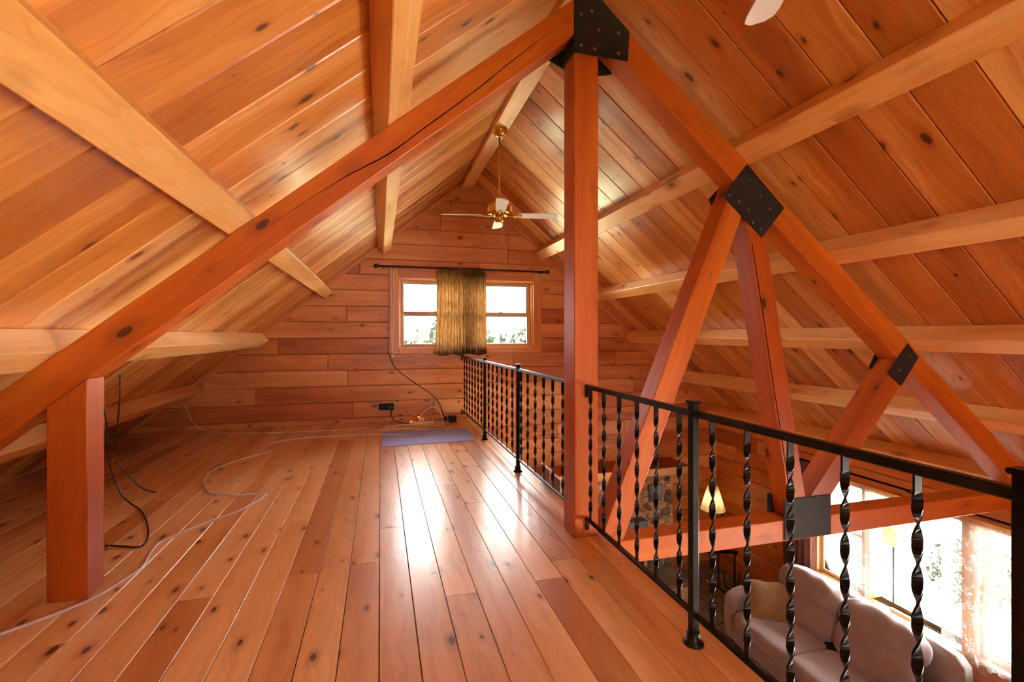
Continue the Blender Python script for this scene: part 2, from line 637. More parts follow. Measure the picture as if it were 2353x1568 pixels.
# ------------------------------------------------------------------ log walls
CH = 0.237
rl = random.Random(3)
def log_wall(parent, u0, u1, z0, z1, holes, mk, roof=None, offs=1.255, skip=None):
    """horizontal squared logs in courses; mk(poly) builds one from (u, z) points"""
    k0 = math.floor((z0 - offs) / CH)
    k = k0
    while offs + k * CH < z1:
        za, zb = offs + k * CH, offs + (k + 1) * CH
        k += 1
        zb2, za2 = min(zb, z1), max(za, z0)
        if zb2 - za2 < 0.03: continue
        ivs = [(u0, u1)]
        for (h0, h1, hz0, hz1) in holes:
            if za2 < hz1 - 0.01 and zb2 > hz0 + 0.01:
                nv = []
                for a, b in ivs:
                    if h0 > a: nv.append((a, min(b, h0)))
                    if h1 < b: nv.append((max(a, h1), b))
                ivs = [(a, b) for a, b in nv if b - a > 0.02]
        for a, b in ivs:
            u = a
            ln = rl.uniform(0.5, 2.6)
            while u < b - 0.005:
                ue = min(u + ln, b)
                if b - ue < 0.35: ue = b
                poly = [(u + .0008, za2 + .0012), (ue - .0008, za2 + .0012), (ue - .0008, zb2 - .0012), (u + .0008, zb2 - .0012)]
                if roof:
                    for fn in roof: poly = clip(poly, fn) if poly else poly
                if skip and skip(u, ue, za2, zb2): poly = None
                if poly and len(poly) >= 3:
                    mk(poly)
                u = ue
                ln = rl.uniform(1.1, 3.0)


roof = [lambda p: zc(0) + M_ * p[0] + 0.0 - p[1], lambda p: (3.7325 + M_ * XR) - M_ * p[0] - p[1]]
# back gable: backing with the window hole, then logs
WX0, WX1, WZ0, WZ1 = 0.26, 2.43, 1.085, 2.185
bm = bmesh.new()
def gable_backing(bm, ya, yb, holes, z0=ZG - 0.1):
    xs = sorted({XL - 0.2, XR, XW + 0.2} | {h[0] for h in holes} | {h[1] for h in holes})
    for a, b in zip(xs, xs[1:]):
        segs = [(z0, None)]
        for h in sorted(holes, key=lambda h: h[2]):
            if a >= h[0] - 1e-6 and b <= h[1] + 1e-6:
                s0, _ = segs.pop()
                segs += [(s0, h[2]), (h[3], None)]
        for s0, s1 in segs:
            t0, t1 = (s1, s1) if s1 is not None else (zc(a) + 0.04, zc(b) + 0.04)
            if s1 is None and (t0 <= s0 and t1 <= s0): continue
            vs = [bm.verts.new(c) for y in (ya, yb) for c in ((a, y, s0), (b, y, s0), (b, y, t1), (a, y, t0))]
            for f in ((0, 1, 2, 3), (4, 5, 6, 7), (0, 1, 5, 4), (1, 2, 6, 5), (2, 3, 7, 6), (3, 0, 4, 7)):
                bm.faces.new([vs[i] for i in f])
gable_backing(bm, YB + 0.05, YB + 0.2, [(WX0, WX1, WZ0, WZ1)])
wall_back = tag(mesh_obj('wall_back', bm, 'gap'), kind='structure')
log_wall(wall_back, XL - 0.05, XW, ZG, 3.75, [(0.2, 2.48, 1.018, 2.2)],
         lambda poly: prism('log', [(x, YB, z) for x, z in poly], (0, 0.05, 0), (1, 0, 0), 'log', wall_back, bevel=0.009),
         roof=roof, skip=lambda a, b, za, zb: b < 1.3 and zb < -0.2)

# eave wall on the right, with the big window
R0, R1, RZ0, RZ1 = 3.08, 5.32, -2.0, -0.66      # opening
rb = [((XW + 0.05, YF, ZG - 0.1), (XW + 0.2, YB, RZ0 if False else -2.95))]
P0, P1, PZ0, PZ1 = -1.9, 0.8, -2.86, -0.70      # glazed doors towards the near end, added out of view for daylight
rb = [((XW + 0.05, YF, ZG - 0.1), (XW + 0.2, P0, 0.1)), ((XW + 0.05, P0, PZ1), (XW + 0.2, P1, 0.1)), ((XW + 0.05, P0, ZG - 0.1), (XW + 0.2, P1, PZ0)),
      ((XW + 0.05, P1, ZG - 0.1), (XW + 0.2, R0, 0.1)), ((XW + 0.05, R0, RZ1), (XW + 0.2, R1, 0.1)), ((XW + 0.05, R0, ZG - 0.1), (XW + 0.2, R1, RZ0)),
      ((XW + 0.05, R1, ZG - 0.1), (XW + 0.2, YB + 0.05, 0.1))]
wall_right = tag(boxes_mesh('wall_right', rb, 'gap'), kind='structure')
log_wall(wall_right, YF, YB, ZG, zc(XW) + 0.0, [(R0 - 0.02, R1 + 0.02, RZ0 - 0.05, -0.642), (P0, P1, PZ0, PZ1)],
         lambda poly: prism('log', [(XW, y, z) for y, z in poly], (0.05, 0, 0), (0, 1, 0), 'log', wall_right, bevel=0.007))
# left knee wall, wall under the loft, near gable
wall_left = tag(boxes_mesh('wall_left', [((XL - 0.2, YF, -0.2), (XL - 0.1, YB, 0.1)), ((-3.1, YF, ZG - 0.1), (-3.0, YB, -0.2))], 'log'), kind='structure')
bm = bmesh.new()
NG = [(-0.7, 3.3, 0.95, 2.0), (-2.2, 0.6, -2.1, -0.6), (1.7, 5.2, -2.1, -0.2)]
def gb2(bm):
    gable_backing(bm, YF - 0.1, YF, [(0.7, 1.9, 1.1, 2.05)], z0=-0.2)
gb2(bm)
wall_front = tag(mesh_obj('wall_front', bm, 'log'), kind='structure')
boxes_mesh('lower_wall', [((-3.1, YF - 0.1, -0.9), (XW + 0.2, YF, -0.2)), ((-3.1, YF - 0.1, ZG - 0.1), (XW + 0.2, YF, -2.0)),
                          ((-3.1, YF - 0.1, -2.0), (XW + 0.2, YF, -0.9))], 'log', wall_front)

# corner trim and eave ledge
trim_1 = tag(tube_obj('trim_1', [(XW - 0.02, YB - 0.02, ZG), (XW - 0.02, YB - 0.02, zc(XW - 0.02))], 0.022, 'trim', seg=8, sub=0), kind='structure')
trim_2 = tag(box('trim_2', (XW - 0.10, YF, -0.36), (XW, YB, -0.27), 'trim', grain='y'), kind='structure')
# rake boards where the back gable meets the slopes
trim_3 = tag(prism('trim_3', [(XR, YB - 0.03, zc(XR)), (XL, YB - 0.03, zc(XL)), (XL, YB - 0.03, zc(XL) - 0.05), (XR, YB - 0.03, zc(XR) - 0.05)], (0, 0.03, 0), (1, 0, M_), 'trim', bevel=0.002), kind='structure')
trim_4 = tag(prism('trim_4', [(XR, YB - 0.03, zc(XR)), (XW, YB - 0.03, zc(XW)), (XW, YB - 0.03, zc(XW) - 0.05), (XR, YB - 0.03, zc(XR) - 0.05)], (0, 0.03, 0), (1, 0, -M_), 'trim', bevel=0.002), kind='structure')

# lower floor with slate tiles
floor2 = tag(boxes_mesh('floor', [((-3.1, YF, ZG - 0.12), (XW + 0.1, YB + 0.1, ZG - 0.012))], 'grout'), kind='structure')
TS = 0.31
for i in range(9):
    for j in range(13):
        x = 3.1 + i * TS
        y = 3.4 + j * TS
        if y > YB - 0.02: continue
        prism('tile', [(x + .005, y + .005, ZG), (min(x + TS, XW) - .005, y + .005, ZG), (min(x + TS, XW) - .005, min(y + TS, YB) - .005, ZG), (x + .005, min(y + TS, YB) - .005, ZG)], (0, 0, -0.012), (1, 0, 0), 'tile', floor2, bevel=0.002)
boxes_mesh('floorboards', [((-3.0, YF, ZG - 0.012), (3.1, YB, ZG)), ((3.1, YF, ZG - 0.012), (XW, 3.4, ZG))], 'floor', floor2)

# ------------------------------------------------------------------ far window (two double-hung units)
win = empty('window_1', (1.345, YB, WZ0))
tag(win, kind='structure')
def part(name, lo, hi, mat, parent, grain='x', bevel=0.004): return box(name, lo, hi, mat, parent, grain, bevel)
part('casing', (0.13, YB - 0.025, 1.015), (0.275, YB + 0.05, 2.30), 'trim', win, 'z')
part('casing', (2.41, YB - 0.025, 1.015), (2.535, YB + 0.05, 2.30), 'trim', win, 'z')
part('casing', (0.275, YB - 0.024, 2.165), (2.41, YB + 0.05, 2.30), 'trim', win)
part('sill', (0.275, YB - 0.03, 1.015), (2.41, YB + 0.05, 1.105), 'trim', win)
for x0, x1 in ((0.26, 0.30), (1.325, 1.375), (2.39, 2.43)):
    part('jamb', (x0, YB + 0.03, WZ0), (x1, YB + 0.2, WZ1), 'mantel', win, 'z')
part('jamb', (0.30, YB + 0.03, 2.15), (2.39, YB + 0.2, 2.185), 'mantel', win)
part('jamb', (0.30, YB + 0.03, WZ0), (2.39, YB + 0.2, 1.115), 'oak', win)
for a, b in ((0.30, 1.325), (1.375, 2.39)):
    for (z0, z1, yy) in ((1.62, 2.15, YB + 0.115), (1.115, 1.655, YB + 0.075)):
        sash = part('sash', (a, yy, z0), (a + 0.05, yy + 0.035, z1), 'oak', win, 'z')
        part('stile', (b - 0.05, yy, z0), (b, yy + 0.035, z1), 'oak', sash, 'z')
        part('rail', (a + 0.05, yy, z0), (b - 0.05, yy + 0.035, z0 + 0.045), 'oak', sash)
        part('rail', (a + 0.05, yy, z1 - 0.04), (b - 0.05, yy + 0.035, z1), 'oak', sash)
        part('screen_frame', (a + 0.05, yy + 0.012, z1 - 0.065), (b - 0.05, yy + 0.03, z1 - 0.04), 'vinyl', sash)
        part('screen_frame', (b - 0.066, yy + 0.012, z0 + 0.045), (b - 0.05, yy + 0.03, z1 - 0.065), 'vinyl', sash, 'z')
        boxes_mesh('pane', [((a + 0.05, yy + 0.016, z0 + 0.045), (b - 0.05, yy + 0.019, z1 - 0.04))], 'glass', sash)
    part('sash_lock', ((a + b) / 2 - 0.03, YB + 0.07, 1.655), ((a + b) / 2 + 0.03, YB + 0.10, 1.672), 'brass', win)
portal('daylight_portal', (1.345, YB + 0.19, 1.635), (0, -1, 0), 2.1, 1.05)

# curtain rod, rings, two bunched olive curtains
rod = empty('curtain_rod', (1.28, YB, 2.31))
tag(rod, 'long dark bronze curtain rod above the small gable window', 'curtain rod')
tube_obj('rod', [(0.0, YB - 0.09, 2.322), (2.57, YB - 0.09, 2.322)], 0.016, 'rod', rod, seg=12, sub=0)
for x, s in ((0.0, -1), (2.57, 1)):
    bm = bmesh.new()
    lathe(bm, [(0.014, 0), (0.022, 0.008), (0.014, 0.018), (0.03, 0.035), (0.036, 0.055), (0.026, 0.078), (0.008, 0.092), (0.002, 0.10)], seg=16)
    mesh_obj('finial', bm, 'rod', rod, True, T(x, YB - 0.09, 2.322, 0, s * pi / 2, 0))
    part('bracket', (x - s * 0.05 - 0.01, YB - 0.10, 2.296), (x - s * 0.05 + 0.01, YB, 2.312), 'rod', rod, 'y', 0.002)


def curtain_mesh(x0t, x1t, x0b, x1b, zt_, zb, pleats, amp, y, seed):
    rnd = random.Random(seed)
    bm = bmesh.new()
    nu, nv = pleats * 10, 22
    ph = [rnd.uniform(-0.5, 0.5) for _ in range(pleats + 1)]
    grid = []
    for j in range(nv + 1):
        t = j / nv
        row = []
        for i in range(nu + 1):
            s = i / nu
            q = s * pleats
            a = amp * (0.55 + 0.45 * t) * (0.8 + 0.4 * ph[int(min(q, pleats))])
            x = (x0t + (x1t - x0t) * s) * (1 - t) + (x0b + (x1b - x0b) * s) * t
            x += 0.006 * math.sin(q * 5 + t * 3)
            yy = y + a * math.cos(2 * pi * q + 0.5 * math.sin(3 * t + seed)) + 0.01 * math.sin(6 * t + 3 * s)
            z = zt_ + (zb - zt_) * t + (0.012 * math.sin(s * 9 + seed) if j == nv else 0)
            row.append(bm.verts.new((x, yy, z)))
        grid.append(row)
    for j in range(nv):
        for i in range(nu):
            bm.faces.new((grid[j][i], grid[j][i + 1], grid[j + 1][i + 1], grid[j + 1][i]))
    geom = bmesh.ops.solidify(bm, geom=list(bm.faces), thickness=0.003)
    return bm


for (a, b, c_, d_, seed, lab) in ((0.835, 1.20, 0.80, 1.215, 2, 'olive pleated curtain bunched at window centre, the left of the pair'),
                                (1.19, 1.60, 1.19, 1.63, 5, 'olive pleated curtain bunched at window centre, the right of the pair')):
    r_ = empty('curtain', ((a + b) / 2, YB - 0.09, 2.30))
    tag(r_, lab, 'curtain')
    mesh_obj('drape', curtain_mesh(a, b, c_, d_, 2.30, 0.99, 9, 0.021, YB - (0.126 if seed == 2 else 0.062), seed), 'olive', r_, True)
    for i in range(9):
        x = a + 0.05 + i * (b - a - 0.08) / 9
        bm = bmesh.new()
        tube(bm, [(x, YB - 0.09 + 0.026 * math.cos(q * pi / 6), 2.318 + 0.03 * math.sin(q * pi / 6)) for q in range(13)], 0.0045, 6, 0)
        mesh_obj('ring', bm, 'rod', r_, True)

cordset = empty('blind_cord', (0.19, YB - 0.04, 2.3))
tag(cordset, 'thin white pull cords hanging down the left side of gable window', 'cord')
for dx in (0.0, 0.028):
    tube_obj('strand', [(0.16 + dx, YB - 0.05, 2.315), (0.165 + dx, YB - 0.045, 1.9), (0.16 + dx * 1.2, YB - 0.045, 1.4), (0.175 + dx * 0.4, YB - 0.04, 1.02)], 0.004, 'white', cordset, 6, 5)
lathe_obj('tassel', [(0.004, 0.05), (0.012, 0.03), (0.018, 0), (0.004, -0.01)], (0.18, YB - 0.04, 0.97), 'cream', cordset, 10)
tube_obj('loose_end', [(0.18, YB - 0.04, 1.0), (0.21, YB - 0.04, 0.96), (0.225, YB - 0.04, 0.90)], 0.004, 'white', cordset, 6, 5)

# ------------------------------------------------------------------ purlins and ridge beam
n_lo = V((-M_, 0, 1)).normalized()
def purlin(side, xu, label, w_=0.152, h=0.148):
    """xu: x of the bottom corner nearest the ridge"""
    g = V((side, 0, -M_)).normalized()            # down the slope
    n_ = V((side * M_, 0, 1)).normalized()        # out of the room
    a = V((xu, YF, zt(xu) + 0.002))
    b = a + g * w_
    prof = [a, b, b + n_ * h, a + n_ * h]
    o = prism('purlin', prof, (0, YB - YF, 0), (0, 1, 0), 'purlin', None, bevel=0.005)
    tag(o, label, 'beam')
    return o


purlin(-1, 0.1645, 'square pine beam on left roof slope, the one nearest the ridge')
purlin(-1, -0.655, 'broad pale pine beam crossing the upper left corner of the ceiling')
purlin(-1, -1.513, 'pine beam on left slope crossing just above the short side post')
purlin(-1, -2.355, 'lowest pine beam on left slope, close above the loft floor')
for k, lab in enumerate(('topmost long pine beam on the right roof slope, above the diamond plate',
                         'second pine beam down the right roof slope, below the diamond plate',
                         'third pine beam down the right slope, level and at eye height',
                         'fourth pine beam down the right slope, below the small steel plate',
                         'lowest pine beam on the right slope, just above the picture window')):
    purlin(1, (2.413, 3.255, 4.061, 4.88, 5.68)[k], lab, w_=(0.165, 0.145, 0.15, 0.15, 0.14)[k])
ridge = prism('ridge_beam', [(1.2175, YF, 3.595), (1.3825, YF, 3.595), (1.3825, YF, 3.70), (1.2175, YF, 3.70)], (0, YB - YF, 0), (0, 1, 0), 'purlin', None, bevel=0.005)
tag(ridge, 'long ridge beam at the peak of the ceiling carrying the fans', 'beam')

# ------------------------------------------------------------------ timber truss
truss = empty('timber_truss', (1.28, YT + 0.08, 0))
tag(truss, 'reddish timber roof truss with black steel gusset plates across the loft', 'truss')
TY = 0.165
def member(name, prof, mat='truss', grain=None, y0=YT, dy=TY, parent=truss, bevel=0.005):
    prof3 = [(x, y0, z) for x, z in prof]
    if grain is None: grain = V(prof3[1]) - V(prof3[0])
    return prism(name, prof3, (0, dy, 0), grain, mat, parent, bevel)
xe = -2.9
member('top_chord', [(xe, zl(xe)), (XR, zl(XR)), (XR, zt(XR)), (xe, zt(xe))])
xe = 5.86
member('top_chord', [(XR + 0.001, zl(XR)), (xe, zl(xe)), (xe, zt(xe)), (XR + 0.001, zt(XR))])
member('centre_post', [(1.195, 0.001), (1.195, zl(1.195) - 0.002), (XR, zl(XR) - 0.002), (1.3616, zl(1.3616) - 0.002), (1.3616, 0.001)], grain=(0, 0, 1), y0=YT, dy=0.18)
sp_ = member('side_post', [(-1.552, 0.001), (-1.552, zl(-1.552) - 0.002), (-1.386, zl(-1.386) - 0.002), (-1.386, 0.001)], grain=(0, 0, 1), y0=2.815, dy=0.152)
member('tie_beam', [(1.364, -0.21), (5.66, -0.21), (5.66, -0.054), (1.364, -0.054)])
def strut(p, q, wd=0.16, nm='strut', y0=YT + 0.001, dy=TY - 0.002):
    """straight web member between two centre points, ends cut by the chord and tie"""
    p, q = V((p[0], 0, p[1])), V((q[0], 0, q[1]))
    d = (q - p).normalized()
    s = V((d.z, 0, -d.x)) * wd / 2
    pts = []
    poly = [p + s, q + s, q - s, p - s]
    poly2 = [(v.x, v.z) for v in poly]
    poly2 = clip(poly2, lambda c: c[1] + 0.052)
    poly2 = clip(poly2, lambda c: (3.305 + M_ * XR) - M_ * c[0] - c[1] - 0.003)
    poly2 = clip(poly2, lambda c: c[0] - 1.365)
    return member(nm, poly2, grain=d, y0=y0, dy=dy)
strut((1.30, -1.72), (2.62, 1.38))
strut((3.06, -1.39), (2.45, 1.4))
strut((2.89, -1.54), (4.2, -0.03)) if False else None
_z = 1.3
def P2(x, zrel): return (x, 1.3 + zrel)
for ch in [o for o in truss.children if o.name.startswith('strut')]:
    bpy.data.objects.remove(ch)
# centre lines measured in the truss plane (relative to eye height)
strut(P2(1.394, -1.494), P2(2.61, 1.359))
strut(P2(3.05, -1.68), P2(2.47, 1.45), wd=0.155)
strut(P2(2.966, -1.454), P2(4.30, 0.085))

def drycrack(pts, y, parent, w_=0.004):
    bm = bmesh.new()
    sm = smooth_path([(x, y, z) for x, z in pts], 5)
    rc = random.Random(len(pts))
    up, dn = [], []
    for i, p in enumerate(sm):
        k = w_ * min(1, 4 * i / len(sm), 4 * (len(sm) - 1 - i) / len(sm)) * rc.uniform(0.6, 1.2) + 0.0004
        jit = rc.uniform(-0.002, 0.002)
        up.append(bm.verts.new(p + V((0, 0, k + jit))))
        dn.append(bm.verts.new(p + V((0, 0, -k + jit))))
    for i in range(len(sm) - 1):
        bm.faces.new((up[i], up[i + 1], dn[i + 1], dn[i]))
    bmesh.ops.solidify(bm, geom=list(bm.faces), thickness=0.002)
    return mesh_obj('drying_crack', bm, 'crack', parent)
drycrack([(-0.62, 1.86), (-0.219, 2.165), (0.04, 2.335), (0.312, 2.565), (0.573, 2.79), (0.847, 3.045), (1.189, 3.345)], YT - 0.0012, truss, 0.0035)
# crack down the left face of the upright strut (vertical ribbon)
bm = bmesh.new()
sm = smooth_path([(2.605, 1.96), (2.70, 1.45), (2.78, 1.0), (2.86, 0.55), (2.925, 0.15)], 6)
pv = None
for i, p in enumerate([V((a, YT - 0.0006, b)) for a, b in [(2.56, 1.95), (2.66, 1.42), (2.745, 0.95), (2.82, 0.55), (2.895, 0.14)]]):
    l_ = bm.verts.new(p + V((-0.0025 - 0.001 * (i % 2), 0, 0)))
    r_ = bm.verts.new(p + V((0.0025, 0, 0)))
    if pv: bm.faces.new((pv[0], pv[1], r_, l_))
    pv = (l_, r_)
bmesh.ops.solidify(bm, geom=list(bm.faces), thickness=0.0015)
mesh_obj('drying_crack', bm, 'crack', truss)

def gusset(prof, y0, bolts, dy=0.008):
    g = member('gusset_plate', prof, 'plate', grain=(1, 0, 0), y0=y0, dy=dy, bevel=0.0015)
    for (x, z) in bolts:
        bm = bmesh.new()
        lathe(bm, [(0.011, 0), (0.011, 0.004), (0.007, 0.008), (0.001, 0.009)], seg=8)
        mesh_obj('bolt', bm, 'bolt', g, False, T(x, y0, z, pi / 2, 0, 0))
    return g
F_ = YT - 0.009
B_ = YT + TY + 0.001
dia = [(2.513, 2.514), (2.837, 2.225), (2.641, 1.999), (2.309, 2.272)]
gusset(dia, F_, [(2.53, 2.40), (2.62, 2.30), (2.71, 2.21), (2.44, 2.24), (2.52, 2.19), (2.56, 2.10), (2.63, 2.06), (2.36, 2.28)])
gusset([(2.53, 2.50), (2.80, 2.26), (2.60, 2.03), (2.36, 2.24), (2.33, 2.30)], B_, [])
rh = [(4.052, 1.231), (4.164, 1.119), (3.978, 0.897), (3.831, 1.0)]
gusset(rh, F_, [(4.06, 1.13), (3.95, 1.02)])
gusset([(4.00, 1.26), (4.12, 1.13), (3.99, 0.93), (3.87, 1.03)], B_, [])
gusset([(2.837, 0.10), (3.268, 0.10), (3.268, -0.20), (2.837, -0.20)], F_, [])
gusset([(2.854, 0.088), (3.25, 0.088), (3.25, -0.19), (2.854, -0.19)], B_, [])
gusset([(1.191, 3.48), (1.191, 3.101), (1.569, 3.101), (1.582, 3.295), (1.36, 3.49)], F_,
       [(1.235, 3.35), (1.235, 3.15), (1.31, 3.38), (1.36, 3.27), (1.50, 3.27), (1.33, 3.14), (1.50, 3.14)], dy=0.009)
gusset([(1.06, 3.15), (1.30, 3.05), (1.55, 3.11), (1.58, 3.29), (1.36, 3.49), (1.06, 3.3)], 3.012, [])
box('side_flange', (1.184, YT - 0.004, 3.10), (1.194, YT + 0.18, 3.20), 'plate', truss, 'z', 0.001)

# ------------------------------------------------------------------ iron railing
def baluster_mesh():
    bm = bmesh.new()
    H = 0.835
    n_ = 100
    ring = []
    for i in range(n_ + 1):
        t = i / n_
        z = t * H
        u = min(max((z - 0.05) / (H - 0.10), 0), 1)
        a = u * pi * 7.5 + pi / 2
        wd, th = 0.0118, 0.003
        ca, sa = math.cos(a), math.sin(a)
        ring.append([bm.verts.new((ca * x - sa * y, sa * x + ca * y, z)) for x, y in ((-wd, -th), (wd, -th), (wd, th), (-wd, th))])
    for a, b in zip(ring, ring[1:]):
        for k in range(4):
            bm.faces.new((a[k], a[(k + 1) % 4], b[(k + 1) % 4], b[k]))
    bm.faces.new(ring[0][::-1])
    bm.faces.new(ring[-1])
    me = bpy.data.meshes.new('baluster')
    bmesh.ops.recalc_face_normals(bm, faces=bm.faces)
    for f in bm.faces: f.smooth = False
    bm.to_mesh(me)
    bm.free()
    me.materials.append(MAT['iron'])
    return me


BAL = baluster_mesh()
def railing(label, y0, y1, x0, x1, bals, posts, brackets):
    xa = lambda y: x0 + (x1 - x0) * (y - y0) / (y1 - y0)
    r_ = empty('railing', ((x0 + x1) / 2, (y0 + y1) / 2, 0))
    tag(r_, label, 'railing')
    gd = V((x1 - x0, y1 - y0, 0))
    for nm, z0, z1, hw in (('top_rail', 0.956, 0.982, 0.019), ('bottom_rail', 0.112, 0.132, 0.014)):
        prism(nm, [(x0 - hw, y0, z0), (x0 + hw, y0, z0), (x0 + hw * 0.8, y0, z1), (x0 - hw * 0.8, y0, z1)], gd, gd, 'iron', r_, 0.004)
    for y in bals:
        o = bpy.data.objects.new('baluster', BAL)
        link(o, r_)
        o.matrix_local = root_inv(r_) @ T(xa(y), y, 0.126)
    for (y, xp) in posts:
        p = box('post', (xp - 0.0165, y - 0.0165, 0.012), (xp + 0.0165, y + 0.0165, 1.012), 'iron', r_, 'z', 0.003)
        box('cap', (xp - 0.024, y - 0.024, 1.011), (xp + 0.024, y + 0.024, 1.024), 'iron', p, 'z', 0.004)
        lathe_obj('foot', [(0.042, 0.001), (0.042, 0.008), (0.028, 0.013), (0.0275, 0.05), (0.026, 0.055)], (xp, y, 0), 'iron', p, 20)
    for y in brackets:
        s = 1
        for z in (0.90, 0.05):
            box('bracket', (xa(y) - 0.012, y - 0.004, z), (xa(y) + 0.012, y + 0.004, z + 0.075), 'iron', r_, 'z', 0.001)
    return r_


near_b = [2.773, 2.585, 2.398, 2.208, 2.03, 1.845, 1.626, 1.439, 1.25, 1.062, 0.871, 0.47, 0.28, 0.09, -0.10]
railing('near stretch of black iron railing with twisted balusters, beside centre post', -0.3, YT - 0.003, 1.28, 1.28, near_b, [(1.735, 1.272), (0.665, 1.28), (-0.29, 1.28)], [YT - 0.008])
far_b = [3.242, 3.445, 3.65, 3.86, 4.07, 4.27] + [4.36 + 0.205 * k for k in range(1, 7)] + [5.8 + 0.2 * k for k in range(1, 8)]
railing('far stretch of black iron railing, from centre post to gable wall', 3.013, YB - 0.003, 1.28, 1.235, far_b, [(4.36, 1.262), (5.80, 1.25)], [YB - 0.008, 3.02])

# ------------------------------------------------------------------ ceiling fans
def fan(loc, ang, label):
    x, y, z = loc            # hub centre of the blades
    f = empty('ceiling_fan', (x, y, 3.594))
    tag(f, label, 'ceiling fan', 'white bladed ceiling fans on the ridge beam')
    lathe_obj('canopy', [(0.015, 0.0), (0.03, 0.0), (0.05, 0.02), (0.085, 0.055), (0.092, 0.075), (0.088, 0.085)], (x, y, 3.594 - 0.086), 'brass', f, 32)
    tube_obj('downrod', [(x, y, 3.53), (x, y, z + 0.13)], 0.012, 'brass', f, 12, 0)
    lathe_obj('motor_housing', [(0.045, -0.035), (0.10, -0.03), (0.135, -0.01), (0.14, 0.03), (0.135, 0.085), (0.10, 0.105), (0.03, 0.125), (0.02, 0.13)], (x, y, z + 0.02), 'brass', f, 40)
    lathe_obj('switch_housing', [(0.02, -0.075), (0.05, -0.07), (0.055, -0.03), (0.055, 0.0)], (x, y, z - 0.01), 'brass', f, 28)
    for k in range(4):
        a = ang + k * pi / 2
        tilt = math.radians(12)
        mw = T(x, y, z, 0, 0, a) @ Matrix.Rotation(-tilt, 4, 'X')
        bm = bmesh.new()
        outline = [(0.20, -0.052), (0.58, -0.066), (0.625, -0.06), (0.65, -0.03), (0.65, 0.03), (0.625, 0.06), (0.58, 0.066), (0.20, 0.052)]
        va = [bm.verts.new((px, py, 0.0035)) for px, py in outline]
        vb = [bm.verts.new((px, py, -0.0035)) for px, py in outline]
        bm.faces.new(va)
        bm.faces.new(vb[::-1])
        for i in range(8): bm.faces.new((va[i], vb[i], vb[(i + 1) % 8], va[(i + 1) % 8]))
        bl = mesh_obj('blade', bm, 'blade', f, False, mw)
        bm = bmesh.new()
        tube(bm, [(0.05, 0, 0.012), (0.10, 0, -0.012), (0.14, 0, -0.012), (0.165, 0, -0.010)], 0.009, 8, 4)
        for s in (-1, 0, 1):
            tube(bm, [(0.155, 0, -0.010), (0.18, s * 0.032, -0.010), (0.21, s * 0.034, -0.008), (0.25, s * 0.02, -0.007)], 0.005, 6, 4)
        mesh_obj('blade_arm', bm, 'brass', bl, True, mw)
    pc = tube_obj('pull_chain', [(x + 0.02, y - 0.04, z - 0.08), (x + 0.02, y - 0.04, z - 0.20), (x + 0.02, y - 0.04, z - 0.30)], 0.0018, 'white', f, 6, 2)
    lathe_obj('pull', [(0.002, 0.02), (0.008, 0.008), (0.009, 0), (0.003, -0.012)], (x + 0.02, y - 0.04, z - 0.31), 'white', pc, 10)
    return f


fan((1.286, 5.178, 2.637), math.radians(-11.3), 'white four-bladed brass ceiling fan hanging whole before the gable window')
f2 = fan((1.285, 1.10, 2.637), math.radians(65.4), 'ceiling fan at top edge of which only one white blade tip shows')
del f2['group']
for o in bpy.data.objects:
    if o.name.startswith('ceiling_fan') and 'group' in o: del o['group']

# ------------------------------------------------------------------ things on the loft floor
mp = [(0.022, 5.728), (1.10, 5.78), (1.14, 5.86), (1.157, 6.562), (0.025, 6.569)]
mat_o = prism('floor_mat', [(x, y, 0.001) for x, y in mp], (0, 0, 0.005), (1, 0, 0), 'mat', None, 0.001)
tag(mat_o, 'flat pale blue mat on the floor in front of the gable wall', 'mat')

def cable(name, pts, r, mat, label, cat='cable'):
    o = tube_obj(name, pts, r, mat, None, 8, 6)
    return tag(o, label, cat)
cord1 = [(-1.75, 2.40), (-1.582, 2.575), (-1.48, 2.667), (-1.415, 2.732), (-1.345, 2.83), (-1.305, 2.963), (-1.278, 3.103), (-1.311, 3.292), (-1.322, 3.435), (-1.255, 3.577), (-1.162, 3.722), (-1.019, 3.89), (-0.943, 4.054), (-0.896, 4.279), (-1.065, 4.303), (-1.272, 4.372), (-1.362, 4.463), (-1.473, 4.695), (-1.519, 4.862), (-1.551, 5.081), (-1.514, 5.269), (-1.379, 5.572), (-1.191, 5.808), (-1.227, 6.029), (-1.251, 6.216), (-1.19, 6.343), (-0.914, 6.469), (-0.397, 6.487), (0.019, 6.399), (0.465, 6.221), (0.607, 6.265), (0.671, 6.449), (0.638, 6.579), (0.439, 6.665)]
cable('cord', [(x, y, 0.006 if x < 0 else 0.011) for x, y in cord1], 0.007, 'lilac', 'long pale cord winding over the floorboards from side post to mat')
cord2 = [(-2.53, 7.35, 0.365), (-2.47, 7.34, 0.20), (-2.40, 7.32, 0.09), (-2.28, 7.28, 0.02), (-1.96, 7.088, 0.006), (-1.517, 6.965, 0.006), (-0.975, 6.904, 0.006), (-0.423, 6.903, 0.006), (-0.226, 6.976, 0.006), (-0.138, 6.984, 0.006), (-0.02, 6.73, 0.006), (0.205, 6.65, 0.006), (0.3, 6.798, 0.006), (0.28, 7.0, 0.02)]
cable('cord', cord2, 0.0055, 'cream', 'thin tan cord from low left wall corner along the gable wall')
cable('cable', [(-2.0, 4.5, 0.985), (-2.0, 4.5, 0.80), (-2.01, 4.5, 0.64), (-2.03, 4.5, 0.40), (-1.998, 4.5, 0.26), (-1.91, 4.5, 0.13), (-1.84, 4.52, 0.05), (-1.77, 4.55, 0.006)], 0.0055, 'blackcord', 'black cable hanging behind side post, ending loose on floor')
cb = empty('cable', (-2.05, 4.3, 0.95))
tag(cb, 'black cable curling to a small silver connector at side post foot', 'cable')
